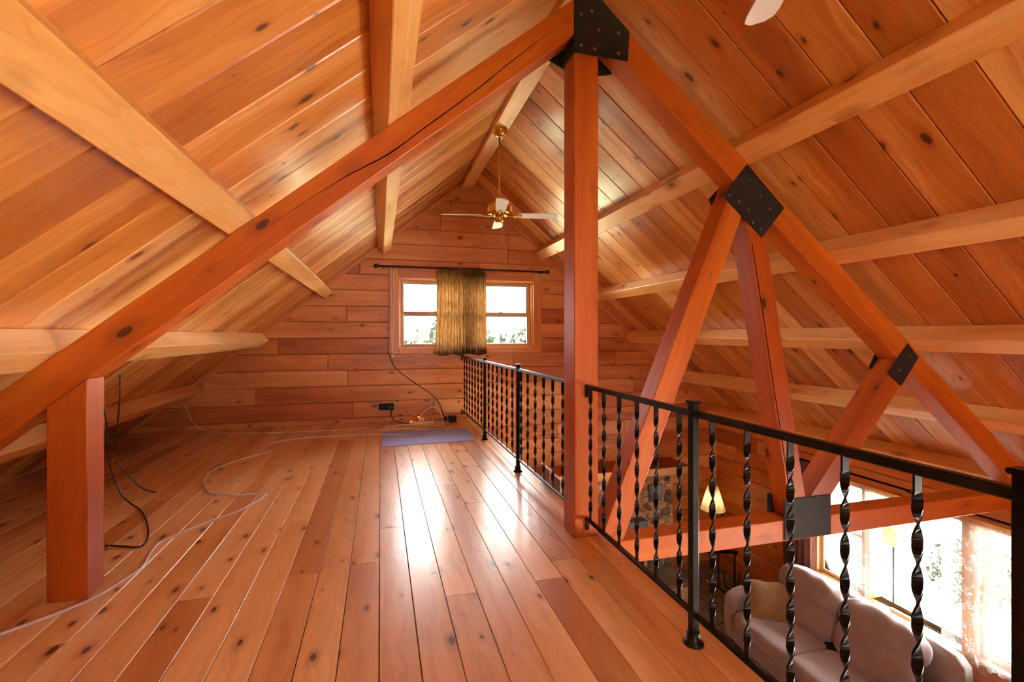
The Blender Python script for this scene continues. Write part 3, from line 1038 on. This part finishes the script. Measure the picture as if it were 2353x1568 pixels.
tube_obj('lead', [(-2.06, 4.3, 0.94), (-2.0, 4.3, 0.673), (-1.98, 4.3, 0.344), (-1.913, 4.3, 0.107), (-1.83, 4.27, 0.02), (-1.72, 4.15, 0.006), (-1.588, 3.92, 0.006), (-1.467, 3.657, 0.006), (-1.406, 3.47, 0.006), (-1.425, 3.412, 0.006), (-1.495, 3.438, 0.006), (-1.60, 3.475, 0.010)], 0.0055, 'blackcord', cb, 8, 6)
bm = bmesh.new()
lathe(bm, [(0.006, 0), (0.012, 0.002), (0.012, 0.014), (0.007, 0.016), (0.007, 0.026)], seg=6)
mesh_obj('connector', bm, 'bolt', cb, False, T(-1.60, 3.475, 0.013, 0, -pi / 2, 0))
wc = [(0.11, YB - 0.012, 1.06), (0.135, YB - 0.012, 1.0), (0.199, YB - 0.012, 0.841), (0.326, YB - 0.012, 0.708), (0.553, YB - 0.012, 0.537), (0.75, YB - 0.012, 0.398), (0.883, YB - 0.012, 0.235), (0.93, YB - 0.03, 0.10), (0.95, YB - 0.12, 0.03)]
cable('cable', wc, 0.006, 'blackcord', 'dark cable drooping across the logs from window down to floor')

# outlet, power strip, plugs and a heap of cords
out = empty('wall_outlet', (0.10, YB, 0.23))
tag(out, 'black plug cluster on the lowest logs left of power strip', 'outlet')
box('cover_plate', (-0.02, YB - 0.008, 0.17), (0.20, YB, 0.27), 'stove', out, 'x', 0.003)
box('plug', (0.10, YB - 0.06, 0.19), (0.19, YB - 0.009, 0.25), 'blackcord', out, 'y', 0.01)
box('plug', (0.0, YB - 0.05, 0.20), (0.07, YB - 0.009, 0.25), 'blackcord', out, 'y', 0.01)
ps = empty('power_strip', (0.58, 7.07, 0))
tag(ps, 'cream power strip with red light lying by the gable wall', 'power strip')
box('strip_body', (0.40, 7.02, 0.002), (0.76, 7.085, 0.045), 'cream', ps, 'x', 0.006)
for i in range(4):
    box('socket', (0.50 + i * 0.06, 7.035, 0.044), (0.535 + i * 0.06, 7.07, 0.047), 'stove', ps, 'x', 0.001)
box('switch', (0.42, 7.04, 0.044), (0.445, 7.065, 0.05), 'red', ps, 'x', 0.002)
pg = empty('plug_adapter', (0.60, 7.05, 0.05))
tag(pg, 'cream plug adapter standing on the power strip', 'plug')
prism('adapter_body', [(0.54, 7.03, 0.05), (0.63, 7.03, 0.048), (0.62, 7.03, 0.10), (0.55, 7.03, 0.11)], (0, 0.04, 0), (1, 0, 0), 'cream', pg, 0.008)
box('pilot_light', (0.528, 7.02, 0.10), (0.545, 7.035, 0.117), 'red', pg, 'x', 0.004)
rr = random.Random(8)
def loops(cx, cy, n, rx, ry, z, seed):
    r_ = random.Random(seed)
    pts = []
    for i in range(n * 7):
        a = i * 2 * pi / 7
        k = r_.uniform(0.65, 1.25)
        pts.append((cx + rx * k * math.cos(a) + 0.06 * math.sin(i * 0.9), cy + ry * k * math.sin(a), z + 0.012 * (i % 3)))
    return pts
cable('cord_coil', loops(0.30, 6.80, 4, 0.27, 0.15, 0.008, 2), 0.0055, 'cream', 'tangled heap of tan cords between blue mat and power strip')
cable('cord_coil', loops(0.72, 6.93, 2, 0.20, 0.10, 0.008, 4), 0.0055, 'cream', 'small tangle of tan cord right of the heap, before power strip')
cable('cord', [(0.19, YB - 0.05, 0.22), (0.25, YB - 0.08, 0.25), (0.36, YB - 0.12, 0.18), (0.48, 7.16, 0.12), (0.56, 7.06, 0.09)], 0.006, 'cream', 'tan cord from wall plugs down to the power strip')
cable('cord', [(0.17, YB - 0.05, 0.20), (0.16, 7.3, 0.12), (0.20, 7.2, 0.05), (0.32, 7.14, 0.012), (0.41, 7.10, 0.012)], 0.0055, 'blackcord', 'black cord dropping from wall plugs to the floor by power strip')
cable('cord', [(0.56, 7.05, 0.10), (0.62, 7.07, 0.18), (0.72, 7.1, 0.235), (0.80, 7.1, 0.22), (0.86, 7.1, 0.15), (0.88, 7.08, 0.08)], 0.008, 'white', 'thick white cord arching up over the power strip')
bx = empty('adapter_box', (0.98, 7.12, 0))
tag(bx, 'small black box with white bracket beside power strip near railing', 'box')
box('case', (0.93, 7.08, 0.001), (1.10, 7.18, 0.085), 'stove', bx, 'x', 0.008)
tube_obj('bracket', [(0.90, 7.05, 0.003), (0.885, 7.05, 0.09), (0.90, 7.05, 0.10), (0.95, 7.05, 0.10), (0.97, 7.05, 0.003)], 0.005, 'lilac', bx, 6, 3)

# thin mauve boards standing against the outer edge of the loft
for i, (ya, yb, h0, lab) in enumerate(((3.87, 4.10, 0.130, 'mauve panel with pale rim outside railing, the farther of two'),
                                  (3.62, 3.85, 0.118, 'mauve panel with pale rim outside railing, the one nearest centre post'))):
    pr = empty('edge_panel', (1.42, (ya + yb) / 2, 0))
    tag(pr, lab, 'panel')
    box('panel_face', (1.404, ya, -0.18), (1.425, yb, h0), 'mauve', pr, 'y', 0.002)
    box('rim', (1.402, ya - 0.004, h0), (1.427, yb + 0.004, h0 + 0.008), 'pale', pr, 'y', 0.002)
    box('rim', (1.402, ya - 0.006, -0.18), (1.427, ya, h0), 'pale', pr, 'z', 0.001)

# ------------------------------------------------------------------ fireplace on the back wall, lower floor
fp = empty('fireplace', (3.6, 7.0, ZG))
tag(fp, 'rounded fieldstone fireplace with grey metal vents against the back wall', 'fireplace')
boxes_mesh('chimney_breast', [((2.45, 7.03, ZG + 0.002), (4.75, YB - 0.003, -1.0))], 'mortar', fp)
def stone_mesh(seed, mat):
    bm = bmesh.new()
    bmesh.ops.create_icosphere(bm, subdivisions=2, radius=1)
    r_ = random.Random(seed)
    ph = [r_.uniform(0, 6) for _ in range(4)]
    for v in bm.verts:
        k = 1 + 0.12 * math.sin(3 * v.co.x + ph[0]) * math.cos(2.5 * v.co.z + ph[1]) + 0.06 * math.sin(6 * v.co.z + ph[2])
        for ax in (0, 2):
            v.co[ax] = math.copysign(abs(v.co[ax]) ** 0.8, v.co[ax])
        v.co *= k
    me = bpy.data.meshes.new('stone')
    for f in bm.faces: f.smooth = True
    bm.to_mesh(me)
    bm.free()
    me.materials.append(MAT[mat])
    return me
SM = [stone_mesh(i, m) for i, m in enumerate(('stone_a', 'stone_b', 'stone_c', 'stone_d', 'stone_a', 'stone_b', 'stone_c', 'stone_a'))]
rs = random.Random(21)
keep = [(4.26, 4.54, -1.47, -1.17), (3.15, 4.18, -2.62, -1.66), (4.26, 4.54, -2.61, -2.40), (2.4, 4.7, -2.92, -2.57)]
pts = []
tries = 0
while tries < 9000 and len(pts) < 230:
    tries += 1
    big = rs.random() < 0.35
    r0 = rs.uniform(0.085, 0.12) if tries < 4000 and big else rs.uniform(0.04, 0.075)
    x, z = rs.uniform(2.5 + r0, 4.76 - r0), rs.uniform(-2.58 + r0, -1.02 - r0 * 0.7)
    if any(a - r0 * 0.8 < x < b + r0 * 0.8 and c - r0 * 0.6 < z < d + r0 * 0.6 for a, b, c, d in keep): continue
    if any(((x - q[0]) / 1.12) ** 2 + ((z - q[1]) * 1.12) ** 2 < (r0 + q[2]*1.0) ** 2 * 0.74 for q in pts): continue
    pts.append((x, z, r0))
for x, z, r0 in pts:
    o = bpy.data.objects.new('stone', rs.choice(SM))
    link(o, fp)
    o.matrix_local = root_inv(fp) @ T(x, 7.03, z, 0, rs.uniform(-0.4, 0.4), 0) @ Matrix.Diagonal((r0 * rs.uniform(1.0, 1.2), 0.045 + 0.2 * r0, r0 * rs.uniform(0.78, 0.92), 1))
vent = box('vent', (4.27, 6.985, -1.46), (4.53, 7.03, -1.18), 'vent', fp, 'x', 0.006)
for i in range(6):
    box('louvre', (4.29, 6.980, -1.43 + i * 0.043), (4.51, 6.984, -1.41 + i * 0.043), 'vent', vent, 'x', 0.001)
box('vent', (4.27, 6.985, -2.59), (4.53, 7.03, -2.41), 'vent', fp, 'x', 0.006)
ins = box('stove_insert', (3.2, 6.88, -2.598), (4.12, 7.03, -1.80), 'stove', fp, 'x', 0.01)
box('stove_top', (3.17, 6.84, -1.80), (4.17, 7.03, -1.70), 'vent', fp, 'x', 0.006)
box('stove_door', (3.4, 6.865, -2.5), (3.92, 6.88, -1.92), 'stove', ins, 'x', 0.006)
prism('hearth', [(2.5, 6.40, -2.60), (4.64, 6.40, -2.60), (4.70, 7.03, -2.60), (2.5, 7.03, -2.60)], (0, 0, 0.05), (1, 0, 0), 'slate', fp, 0.006)
boxes_mesh('hearth_base', [((2.5, 6.44, ZG + 0.001), (4.62, 7.03, -2.60))], 'mortar', fp)
rs2 = random.Random(4)
x = 2.55
while x < 4.55:
    r0 = rs2.uniform(0.09, 0.14)
    o = bpy.data.objects.new('stone', rs2.choice(SM))
    link(o, fp)
    o.matrix_local = root_inv(fp) @ T(x + r0, 6.44, ZG + 0.15, 0, rs2.uniform(-0.2, 0.2), 0) @ Matrix.Diagonal((r0, 0.04, 0.12, 1))
    x += 2 * r0 + 0.01
for y in (6.6, 6.8, 6.97):
    o = bpy.data.objects.new('stone', rs2.choice(SM))
    link(o, fp)
    o.matrix_local = root_inv(fp) @ T(4.62, y, ZG + 0.15, 0, 0, pi / 2) @ Matrix.Diagonal((0.09, 0.035, 0.12, 1))
mantel = empty('mantel_shelf', (3.64, 7.1, -0.93))
tag(mantel, 'glossy light wood mantel shelf over the stone fireplace', 'shelf')
box('mantel_beam', (2.33, 6.84, -0.995), (4.93, YB - 0.004, -0.872), 'mantel', mantel, 'x', 0.006)
box('mantel_top', (2.32, 6.83, -0.872), (4.94, YB - 0.004, -0.860), 'truss', mantel, 'x', 0.003)

# floor lamp
lp = empty('floor_lamp', (5.44, 6.9, ZG))
tag(lp, 'floor lamp with cream fabric shade in corner right of fireplace', 'lamp')
lathe_obj('base', [(0.13, 0.001), (0.13, 0.02), (0.05, 0.035), (0.014, 0.06)], (5.44, 6.9, ZG), 'brass', lp)
tube_obj('pole', [(5.44, 6.9, ZG + 0.05), (5.44, 6.9, -1.30)], 0.011, 'brass', lp, 10, 0)
bm = bmesh.new()
seg = 32
ra = [bm.verts.new((5.44 + 0.20 * math.cos(2 * pi * k / seg), 6.9 + 0.20 * math.sin(2 * pi * k / seg), -1.66)) for k in range(seg)]
rb_ = [bm.verts.new((5.44 + 0.085 * math.cos(2 * pi * k / seg), 6.9 + 0.085 * math.sin(2 * pi * k / seg), -1.27)) for k in range(seg)]
for k in range(seg): bm.faces.new((ra[k], ra[(k + 1) % seg], rb_[(k + 1) % seg], rb_[k]))
bmesh.ops.solidify(bm, geom=list(bm.faces), thickness=0.004)
mesh_obj('lamp_shade', bm, 'shade', lp, True)
MAT['bulb'] = plain('fill_bulb', 'ffd9a0', 0.4, emit=28)  # glow added inside the shade to brighten it
lathe_obj('bulb', [(0.012, 0.0), (0.028, 0.04), (0.03, 0.07), (0.015, 0.10), (0.002, 0.11)], (5.44, 6.9, -1.50), 'bulb', lp, 14)
tube_obj('pull_chain', [(5.60, 6.86, -1.62), (5.60, 6.86, -1.70)], 0.002, 'iron', lp, 6, 0)
lathe_obj('chain_weight', [(0.004, 0.08), (0.014, 0.07), (0.014, 0.01), (0.005, 0)], (5.60, 6.86, -1.78), 'iron', lp, 10)

# black iron log rack
rk = empty('log_rack', (5.42, 6.72, ZG))
tag(rk, 'black iron log rack on tiles between lamp and sofa', 'rack')
A, B = V((5.16, 6.80, 0)), V((5.66, 6.64, 0))
zt2 = -2.30
tube_obj('top_bar', [A + V((-.04, 0, zt2)), A + V((0, 0, zt2)), B + V((0, 0, zt2)), B + V((0.01, 0, zt2 - 0.02))], 0.028, 'iron', rk, 10, 3)
tube_obj('upright', [B + V((0, 0, zt2)), B + V((0, 0, ZG + 0.02))], 0.014, 'iron', rk, 8, 0)
m_ = (A + B) / 2
tube_obj('upright', [m_ + V((0, 0, zt2)), m_ + V((0, 0, ZG + 0.02))], 0.012, 'iron', rk, 8, 0)
tube_obj('cradle', [m_ + V((0, -.12, ZG + 0.35)), m_ + V((0.04, -.12, ZG + 0.08)), m_ + V((0.12, -.12, ZG + 0.04)), B + V((-0.06, -.12, ZG + 0.08)), B + V((0, -.12, ZG + 0.35))], 0.008, 'iron', rk, 8, 6)
for q in (m_, B):
    tube_obj('foot', [q + V((0, -.2, ZG + 0.012)), q + V((0, .12, ZG + 0.012))], 0.011, 'iron', rk, 8, 0)

# ------------------------------------------------------------------ big window on the right wall
w2 = empty('window_2', (XW, 4.2, RZ0))
tag(w2, kind='structure')
part('head', (XW - 0.02, R0 - 0.06, RZ1), (XW + 0.2, R1 + 0.06, RZ1 + 0.07), 'mantel', w2, 'y')
part('sill', (XW - 0.06, R0 - 0.06, RZ0 - 0.05), (XW + 0.2, R1 + 0.06, RZ0), 'oak', w2, 'y')
for y0, y1 in ((R0 - 0.06, R0 + 0.02), (3.44, 3.58), (4.56, 4.66), (R1 - 0.02, R1 + 0.06)):
    part('mullion', (XW - 0.01, y0, RZ0), (XW + 0.2, y1, RZ1), 'oak', w2, 'z')
for y0, y1 in ((R0 + 0.02, 3.44), (4.66, R1 - 0.02)):
    for z0, z1, xx in ((RZ0, -1.28, XW + 0.06), (-1.32, RZ1, XW + 0.10)):
        s = part('sash', (xx, y0, z0), (xx + 0.035, y0 + 0.04, z1), 'oak', w2, 'z')
        part('stile', (xx, y1 - 0.04, z0), (xx + 0.035, y1, z1), 'oak', s, 'z')
        part('rail', (xx, y0 + 0.04, z0), (xx + 0.035, y1 - 0.04, z0 + 0.045), 'oak', s, 'y')
        part('rail', (xx, y0 + 0.04, z1 - 0.04), (xx + 0.035, y1 - 0.04, z1), 'oak', s, 'y')
        boxes_mesh('pane', [((xx + 0.015, y0 + 0.04, z0 + 0.045), (xx + 0.018, y1 - 0.04, z1 - 0.04))], 'glass', s)
    portal('daylight_portal', (XW + 0.19, (y0 + y1) / 2, (RZ0 + RZ1) / 2), (-1, 0, 0), (y1 - y0), RZ1 - RZ0)
boxes_mesh('pane', [((XW + 0.08, 3.58, RZ0), (XW + 0.084, 4.56, RZ1))], 'glass', w2)
portal('daylight_portal', (XW + 0.19, 4.07, (RZ0 + RZ1) / 2), (-1, 0, 0), 0.98, RZ1 - RZ0)
# glazed doors added outside the frame, to light the room from the right
added_door = empty('added_door_1', (XW, 0.1, PZ0))
tag(added_door, kind='structure')
ys = [P0, -1.0, -0.1, P1]
for y in ys: part('mullion', (XW + 0.02, y - 0.05, PZ0), (XW + 0.16, y + 0.05, PZ1), 'oak', added_door, 'z')
part('head', (XW + 0.02, P0, PZ1 - 0.06), (XW + 0.16, P1, PZ1), 'oak', added_door, 'y')
for a, b in zip(ys, ys[1:]):
    boxes_mesh('pane', [((XW + 0.08, a + 0.05, PZ0), (XW + 0.084, b - 0.05, PZ1 - 0.06))], 'glass', added_door)
portal('daylight_portal', (XW + 0.19, (P0 + P1) / 2, (PZ0 + PZ1) / 2), (-1, 0, 0), P1 - P0, PZ1 - PZ0)
w4 = empty('added_window', (1.3, YF, 1.0))  # unseen window added behind the camera to light the loft
tag(w4, kind='structure')
for x in (0.7, 1.3, 1.9): part('mullion', (x - 0.04, YF - 0.09, 1.1), (x + 0.04, YF + 0.01, 2.05), 'oak', w4, 'z')
boxes_mesh('pane', [((0.7, YF - 0.05, 1.1), (1.9, YF - 0.046, 2.05))], 'glass', w4)
portal('daylight_portal', (1.3, YF - 0.09, 1.575), (0, 1, 0), 1.2, 0.95)

# rods, valance, lace and brown curtains
def rod_y(y0, y1, z, label):
    r_ = empty('curtain_rod', (XW - 0.1, (y0 + y1) / 2, z))
    tag(r_, label, 'curtain rod')
    tube_obj('rod', [(XW - 0.1, y0, z), (XW - 0.1, y1, z)], 0.013, 'iron', r_, 10, 0)
    for y in (y0 + 0.03, y1 - 0.03):
        tube_obj('bracket', [(XW - 0.005, y, z - 0.03), (XW - 0.05, y, z - 0.035), (XW - 0.10, y, z - 0.016)], 0.008, 'iron', r_, 6, 3)
    bm = bmesh.new()
    tube(bm, [(XW - 0.1, y0 - 0.05 + 0.05 * math.cos(a * pi / 6), z + 0.022 * math.sin(a * pi / 6)) for a in range(13)], 0.006, 6, 0)
    mesh_obj('finial', bm, 'iron', r_, True)
rod_y(4.03, 5.55, -0.475, 'black curtain rod over picture window, the farther of the two')
rod_y(2.55, 3.80, -0.515, 'black curtain rod over picture window, the nearer of the two')

def side_cloth(name, y0, y1, z0, z1, pleats, amp, mat, label, x=XW - 0.1, cat='curtain', th=0.003, scallop=0.0):
    bm = bmesh.new()
    nu, nv = pleats * 8, 10
    g = []
    for j in range(nv + 1):
        t = j / nv
        row = []
        for i in range(nu + 1):
            s = i / nu
            zb = z0 - scallop * abs(math.sin(s * pi * pleats * 0.5))
            row.append(bm.verts.new((x + amp * math.cos(2 * pi * s * pleats + math.sin(t * 3)) * (0.6 + 0.4 * t), y0 + (y1 - y0) * s, z1 + (zb - z1) * t)))
        g.append(row)
    for j in range(nv):
        for i in range(nu):
            bm.faces.new((g[j][i], g[j][i + 1], g[j + 1][i + 1], g[j + 1][i]))
    if th: bmesh.ops.solidify(bm, geom=list(bm.faces), thickness=th)
    return tag(mesh_obj(name, bm, mat, None, True), label, cat)
side_cloth('curtain', 5.26, 5.80, -2.75, -0.50, 5, 0.03, 'brown', 'brown pleated curtain hanging between picture window and far corner')
side_cloth('curtain', 2.62, 3.07, -2.75, -0.53, 5, 0.03, 'brown', 'brown pleated curtain at near end of window, at right picture edge')
side_cloth('lace_valance', 3.1, 5.22, -0.80, -0.60, 14, 0.008, 'valance', 'greyish lace valance across the top of the picture window', x=XW - 0.06, cat='valance', th=0.0, scallop=0.03)
side_cloth('lace_curtain', 3.08, 3.72, -2.8, -0.64, 7, 0.014, 'lace', 'sheer white lace curtain with leafy sprigs, right part of picture window', x=XW - 0.09, th=0.0)
side_cloth('lace_curtain', 4.5, 4.78, -2.0, -0.64, 4, 0.012, 'lace', 'narrow sheer lace strip over the far mullion of picture window', x=XW - 0.085, th=0.0)
# small things on the sill
sb = empty('wooden_block', (XW - 0.04, 4.17, RZ0))
tag(sb, 'small tan wooden block on the window sill behind the sofa', 'block')
box('block_body', (XW - 0.055, 4.05, RZ0 + 0.001), (XW - 0.02, 4.28, RZ0 + 0.045), 'mantel', sb, 'y', 0.004)
box('block_top', (XW - 0.058, 4.045, RZ0 + 0.045), (XW - 0.017, 4.285, RZ0 + 0.052), 'oak', sb, 'y', 0.002)
bf = empty('bird_feeder', (XW + 0.35, 4.5, -1.1))
tag(bf, 'small wooden feeder just outside the picture window glass', 'feeder')
box('feeder_box', (XW + 0.28, 4.44, -1.35), (XW + 0.42, 4.62, -1.16), 'mantel', bf, 'z', 0.004)
prism('feeder_roof', [(XW + 0.25, 4.40, -1.16), (XW + 0.25, 4.66, -1.16), (XW + 0.25, 4.53, -1.09)], (0.2, 0, 0), (1, 0, 0), 'oak', bf, 0.002)
tube_obj('pole', [(XW + 0.35, 4.53, -1.35), (XW + 0.35, 4.53, -3.3)], 0.012, 'iron', bf, 8, 0)

# ------------------------------------------------------------------ sofa
sf = empty('sofa', (5.1, 4.45, ZG))
tag(sf, 'taupe two-seat suede sofa with padded rolled backs under picture window', 'sofa')
puff('base', (1.10, 2.2, 0.34), 'sofa', T(5.12, 4.49, ZG + 0.20), sf, p=9, cuts=8)
for i, y in enumerate((4.03, 4.93)):
    puff('seat_cushion', (0.74, 0.905, 0.22), 'sofa', T(4.86, y, ZG + 0.40, 0, 0.03), sf, p=5, cuts=16, wr=0.004, seed=i + 3, crown=0.10)
    puff('lumbar_cushion', (0.30, 0.90, 0.42), 'sofa', T(5.28, y, ZG + 0.64, 0, 0.22), sf, p=3.4, cuts=16, wr=0.006, seed=i + 9, crown=0.05)
    puff('head_cushion', (0.36, 0.93, 0.40), 'sofa', T(5.40, y, ZG + 0.90, 0, 0.50), sf, p=2.7, cuts=24, wr=0.010, seed=i + 20, crown=0.04)
puff('back_panel', (0.20, 2.25, 0.92), 'sofa', T(5.62, 4.49, ZG + 0.52, 0, 0.12), sf, p=8, cuts=8)
for y in (5.52, 3.44):
    puff('arm', (0.98, 0.27, 0.30), 'sofa', T(5.07, y, ZG + 0.54), sf, p=3.2, cuts=16, wr=0.005, seed=int(y * 10))
    puff('arm_panel', (0.94, 0.20, 0.50), 'sofa', T(5.06, y, ZG + 0.28), sf, p=9, cuts=6)
pil = puff('throw_pillow', (0.46, 0.46, 0.10), 'pillow', T(4.93, 5.17, ZG + 0.68, 1.0, 0.0, -0.55), None, p=4.5, cuts=16, wr=0.002, seed=2, crown=0.9)
for v in pil.data.vertices:      # pointed corners
    k = abs(v.co.x / 0.23) * abs(v.co.y / 0.23)
    v.co.x *= 1 + 0.18 * k
    v.co.y *= 1 + 0.18 * k
tag(pil, 'tan throw pillow leaning in far corner of the sofa', 'pillow')

# ------------------------------------------------------------------ outdoors, seen through the windows
lawn = boxes_mesh('lawn', [((-60, -40, -3.5), (60, 70, -3.3))], 'grass')
tag(lawn, kind='structure')
def crown_mesh(seed, mat, n=1500):
    r_ = random.Random(seed)
    bm = bmesh.new()
    for i in range(n):
        while True:
            p = V((r_.uniform(-1, 1), r_.uniform(-1, 1), r_.uniform(-1, 1)))
            if 0.35 < p.length < 1: break
        c = V((p.x, p.y, p.z * 0.9 + 0.15 * math.sin(5 * p.x)))
        a, b = V((r_.gauss(0, 1), r_.gauss(0, 1), r_.gauss(0, 1))).normalized(), V((r_.gauss(0, 1), r_.gauss(0, 1), r_.gauss(0, 1))).normalized()
        b = (b - a * a.dot(b)).normalized()
        s = r_.uniform(0.07, 0.13)
        bm.faces.new([bm.verts.new(c + a * s), bm.verts.new(c + b * s * 0.6), bm.verts.new(c - a * s), bm.verts.new(c - b * s * 0.6)])
    me = bpy.data.meshes.new('crown')
    bm.to_mesh(me)
    bm.free()
    me.materials.append(MAT[mat])
    return me
CM = [crown_mesh(1, 'leaf'), crown_mesh(2, 'leaf2'), crown_mesh(3, 'leaf')]
def trunk_mesh():
    bm = bmesh.new()
    tube(bm, [(0, 0, 0), (0.03, 0, 0.35), (-0.02, 0.02, 0.7), (0.02, 0, 1.0)], lambda t: 0.05 * (1 - 0.7 * t), 8, 3)
    for a in range(4):
        an = a * 1.6
        tube(bm, [(0, 0, 0.45 + a * 0.08), (0.14 * math.cos(an), 0.14 * math.sin(an), 0.65 + a * 0.07), (0.26 * math.cos(an), 0.26 * math.sin(an), 0.85 + a * 0.05)], lambda t: 0.018 * (1 - 0.6 * t), 5, 2)
    me = bpy.data.meshes.new('trunk')
    bm.to_mesh(me)
    bm.free()
    me.materials.append(MAT['bark'])
    return me
TM = trunk_mesh()
def tree(x, y, h, r_, kind, label, group):
    t = empty('tree', (x, y, -3.3))
    tag(t, label, 'tree', group)
    c = bpy.data.objects.new('crown', CM[kind])
    link(c, t)
    c.location = (0, 0, h * 0.60)
    c.scale = (r_, r_, h * 0.42)
    k = bpy.data.objects.new('trunk', TM)
    link(k, t)
    k.scale = (h * 0.7, h * 0.7, h * 0.85)
for x, y, h, r0, kind, lab in (
        (1.6, 18.0, 5.2, 1.7, 0, 'green tree seen through the left gable sash, the nearer one there'),
        (0.2, 24.5, 5.7, 2.3, 1, 'yellowing tree behind the green one, left gable sash'),
        (4.3, 24.0, 5.3, 1.8, 2, 'green tree outside the gable window, mostly behind the curtains'),
        (5.2, 17.5, 5.1, 1.6, 2, 'green tree seen through the right gable sash, next to the curtain'),
        (8.5, 22.5, 5.4, 2.0, 1, 'yellowing tree seen at the right edge of the gable window'),
        (-3.4, 22.0, 5.3, 1.8, 0, 'green tree outside left of the gable window')):
    tree(x, y, h, r0, kind, lab, None)
patio = boxes_mesh('patio', [((XW + 0.25, -6, -3.3), (17, 12, -3.24))], 'patio')
tag(patio, kind='structure')
tree(9.0, 5.25, 1.5, 0.62, 2, 'small green bush on the pale patio outside the picture window', None)
tree(12.4, 8.2, 2.0, 0.9, 0, 'larger green bush at the far side of the patio', None)
